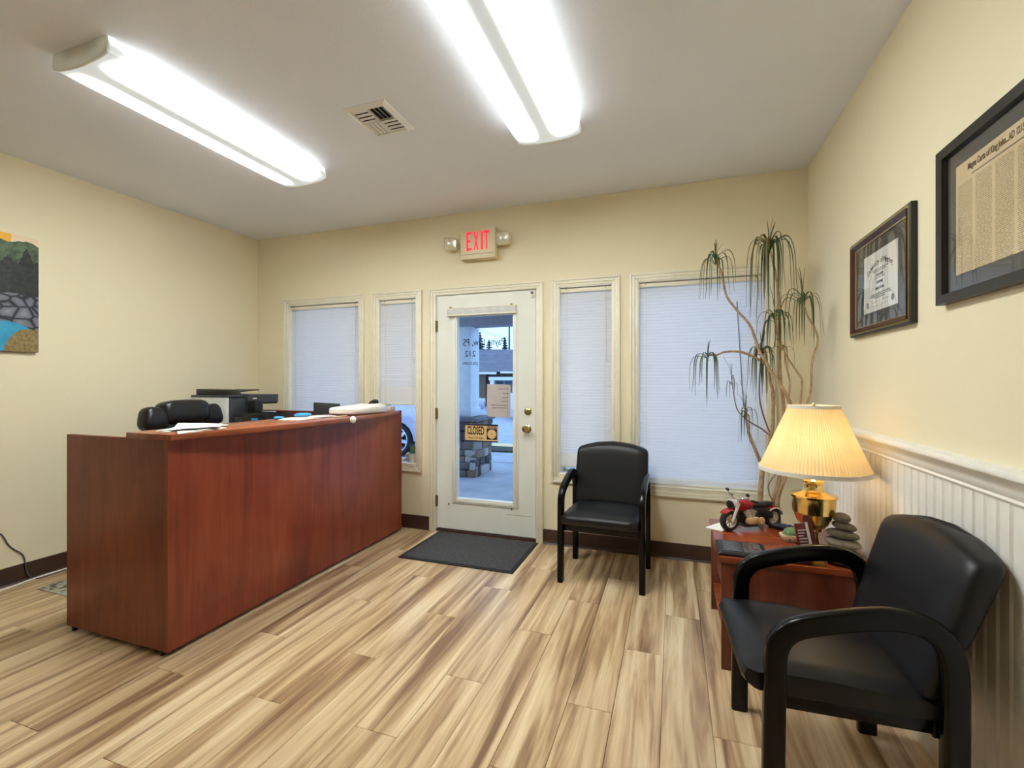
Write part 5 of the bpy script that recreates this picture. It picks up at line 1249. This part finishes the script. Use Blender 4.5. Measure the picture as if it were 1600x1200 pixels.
# conifers behind the house
def conifer(px, top_py, D, label, seed, w_=1.3):
    c, s = math.cos(YAW), math.sin(YAW); a = (px - 800) / FPX; d = (a * c - s, a * s + c)
    x, y_ = d[0] * D, d[1] * D; ztop = H_CAM + (597.46 - top_py) / FPX * D; hgt = ztop + 0.16
    e = thing('conifer_tree', label, 'tree', (x, y_, -0.16), group='conifers behind the house'); rg = random.Random(seed)
    MB().tube([(0, 0, 0), (0, 0, hgt * 0.96)], [0.18, 0.03], 8).build('trunk', 'trunk', e)
    fo = MB(); n = 20
    for j in range(n):
        t = j / (n - 1); zc = hgt * (0.22 + 0.76 * t); rr_ = w_ * (1 - t) ** 0.8 + 0.10
        for i in range(14):
            an = 2 * PI * i / 14 + rg.uniform(-0.3, 0.3); L = rr_ * rg.uniform(0.6, 1.1); dz = -0.18 * L; q = Vector((math.cos(an), math.sin(an), 0)); sd = Vector((-q.y, q.x, 0)) * L * 0.36
            A = Vector((0, 0, zc + 0.12)); Bp = q * L + Vector((0, 0, zc + dz)); Cp = q * L * 0.55 + Vector((0, 0, zc + dz * 0.4))
            fo.add([A, Cp + sd, Bp, Cp - sd, Cp + Vector((0, 0, -0.16))], [(0, 1, 2, 3), (0, 4, 1), (1, 4, 2), (2, 4, 3), (3, 4, 0)])
    fo.build('foliage', 'conifer', e)
conifer(750, 518, 46, 'conifer just beside the white porch post', 1, 1.5); conifer(764, 530, 58, 'shorter conifer between the post and the pointed conifer', 2, 1.7)
conifer(789, 526, 46, 'pointed conifer rising above the house roof beside the door knob side', 3, 1.0); conifer(716, 540, 50, 'conifer glimpsed between the post and the door hinge side', 4, 2.0)
for (x, y_), zt, lab in (((-14.07, 39.56), 8.0, 'thin utility pole rising behind the house roof'), ((-13.2, 19.0), 7.0, 'utility pole beyond the window behind the desk')):
    up_ = thing('utility_pole', lab, 'pole', (x, y_, -0.16))
    MB().tube([(0, 0, 0), (0, 0, zt)], [0.10, 0.06], 10).build('pole_shaft', 'trunk', up_, smooth=True); MB().box(-0.8, 0.8, -0.05, 0.05, zt - 0.5, zt - 0.4).build('cross_arm', 'trunk', up_)
tag(MB().tube([(-14.07, 39.56, 5.19), (-13.4, 33.0, 5.05), (-13.1, 27.0, 5.2), (-13.2, 19.0, 5.6)], 0.016, 5).build('power_line', 'wire_dark'), 'sagging power line crossing the sky outside', 'power line')
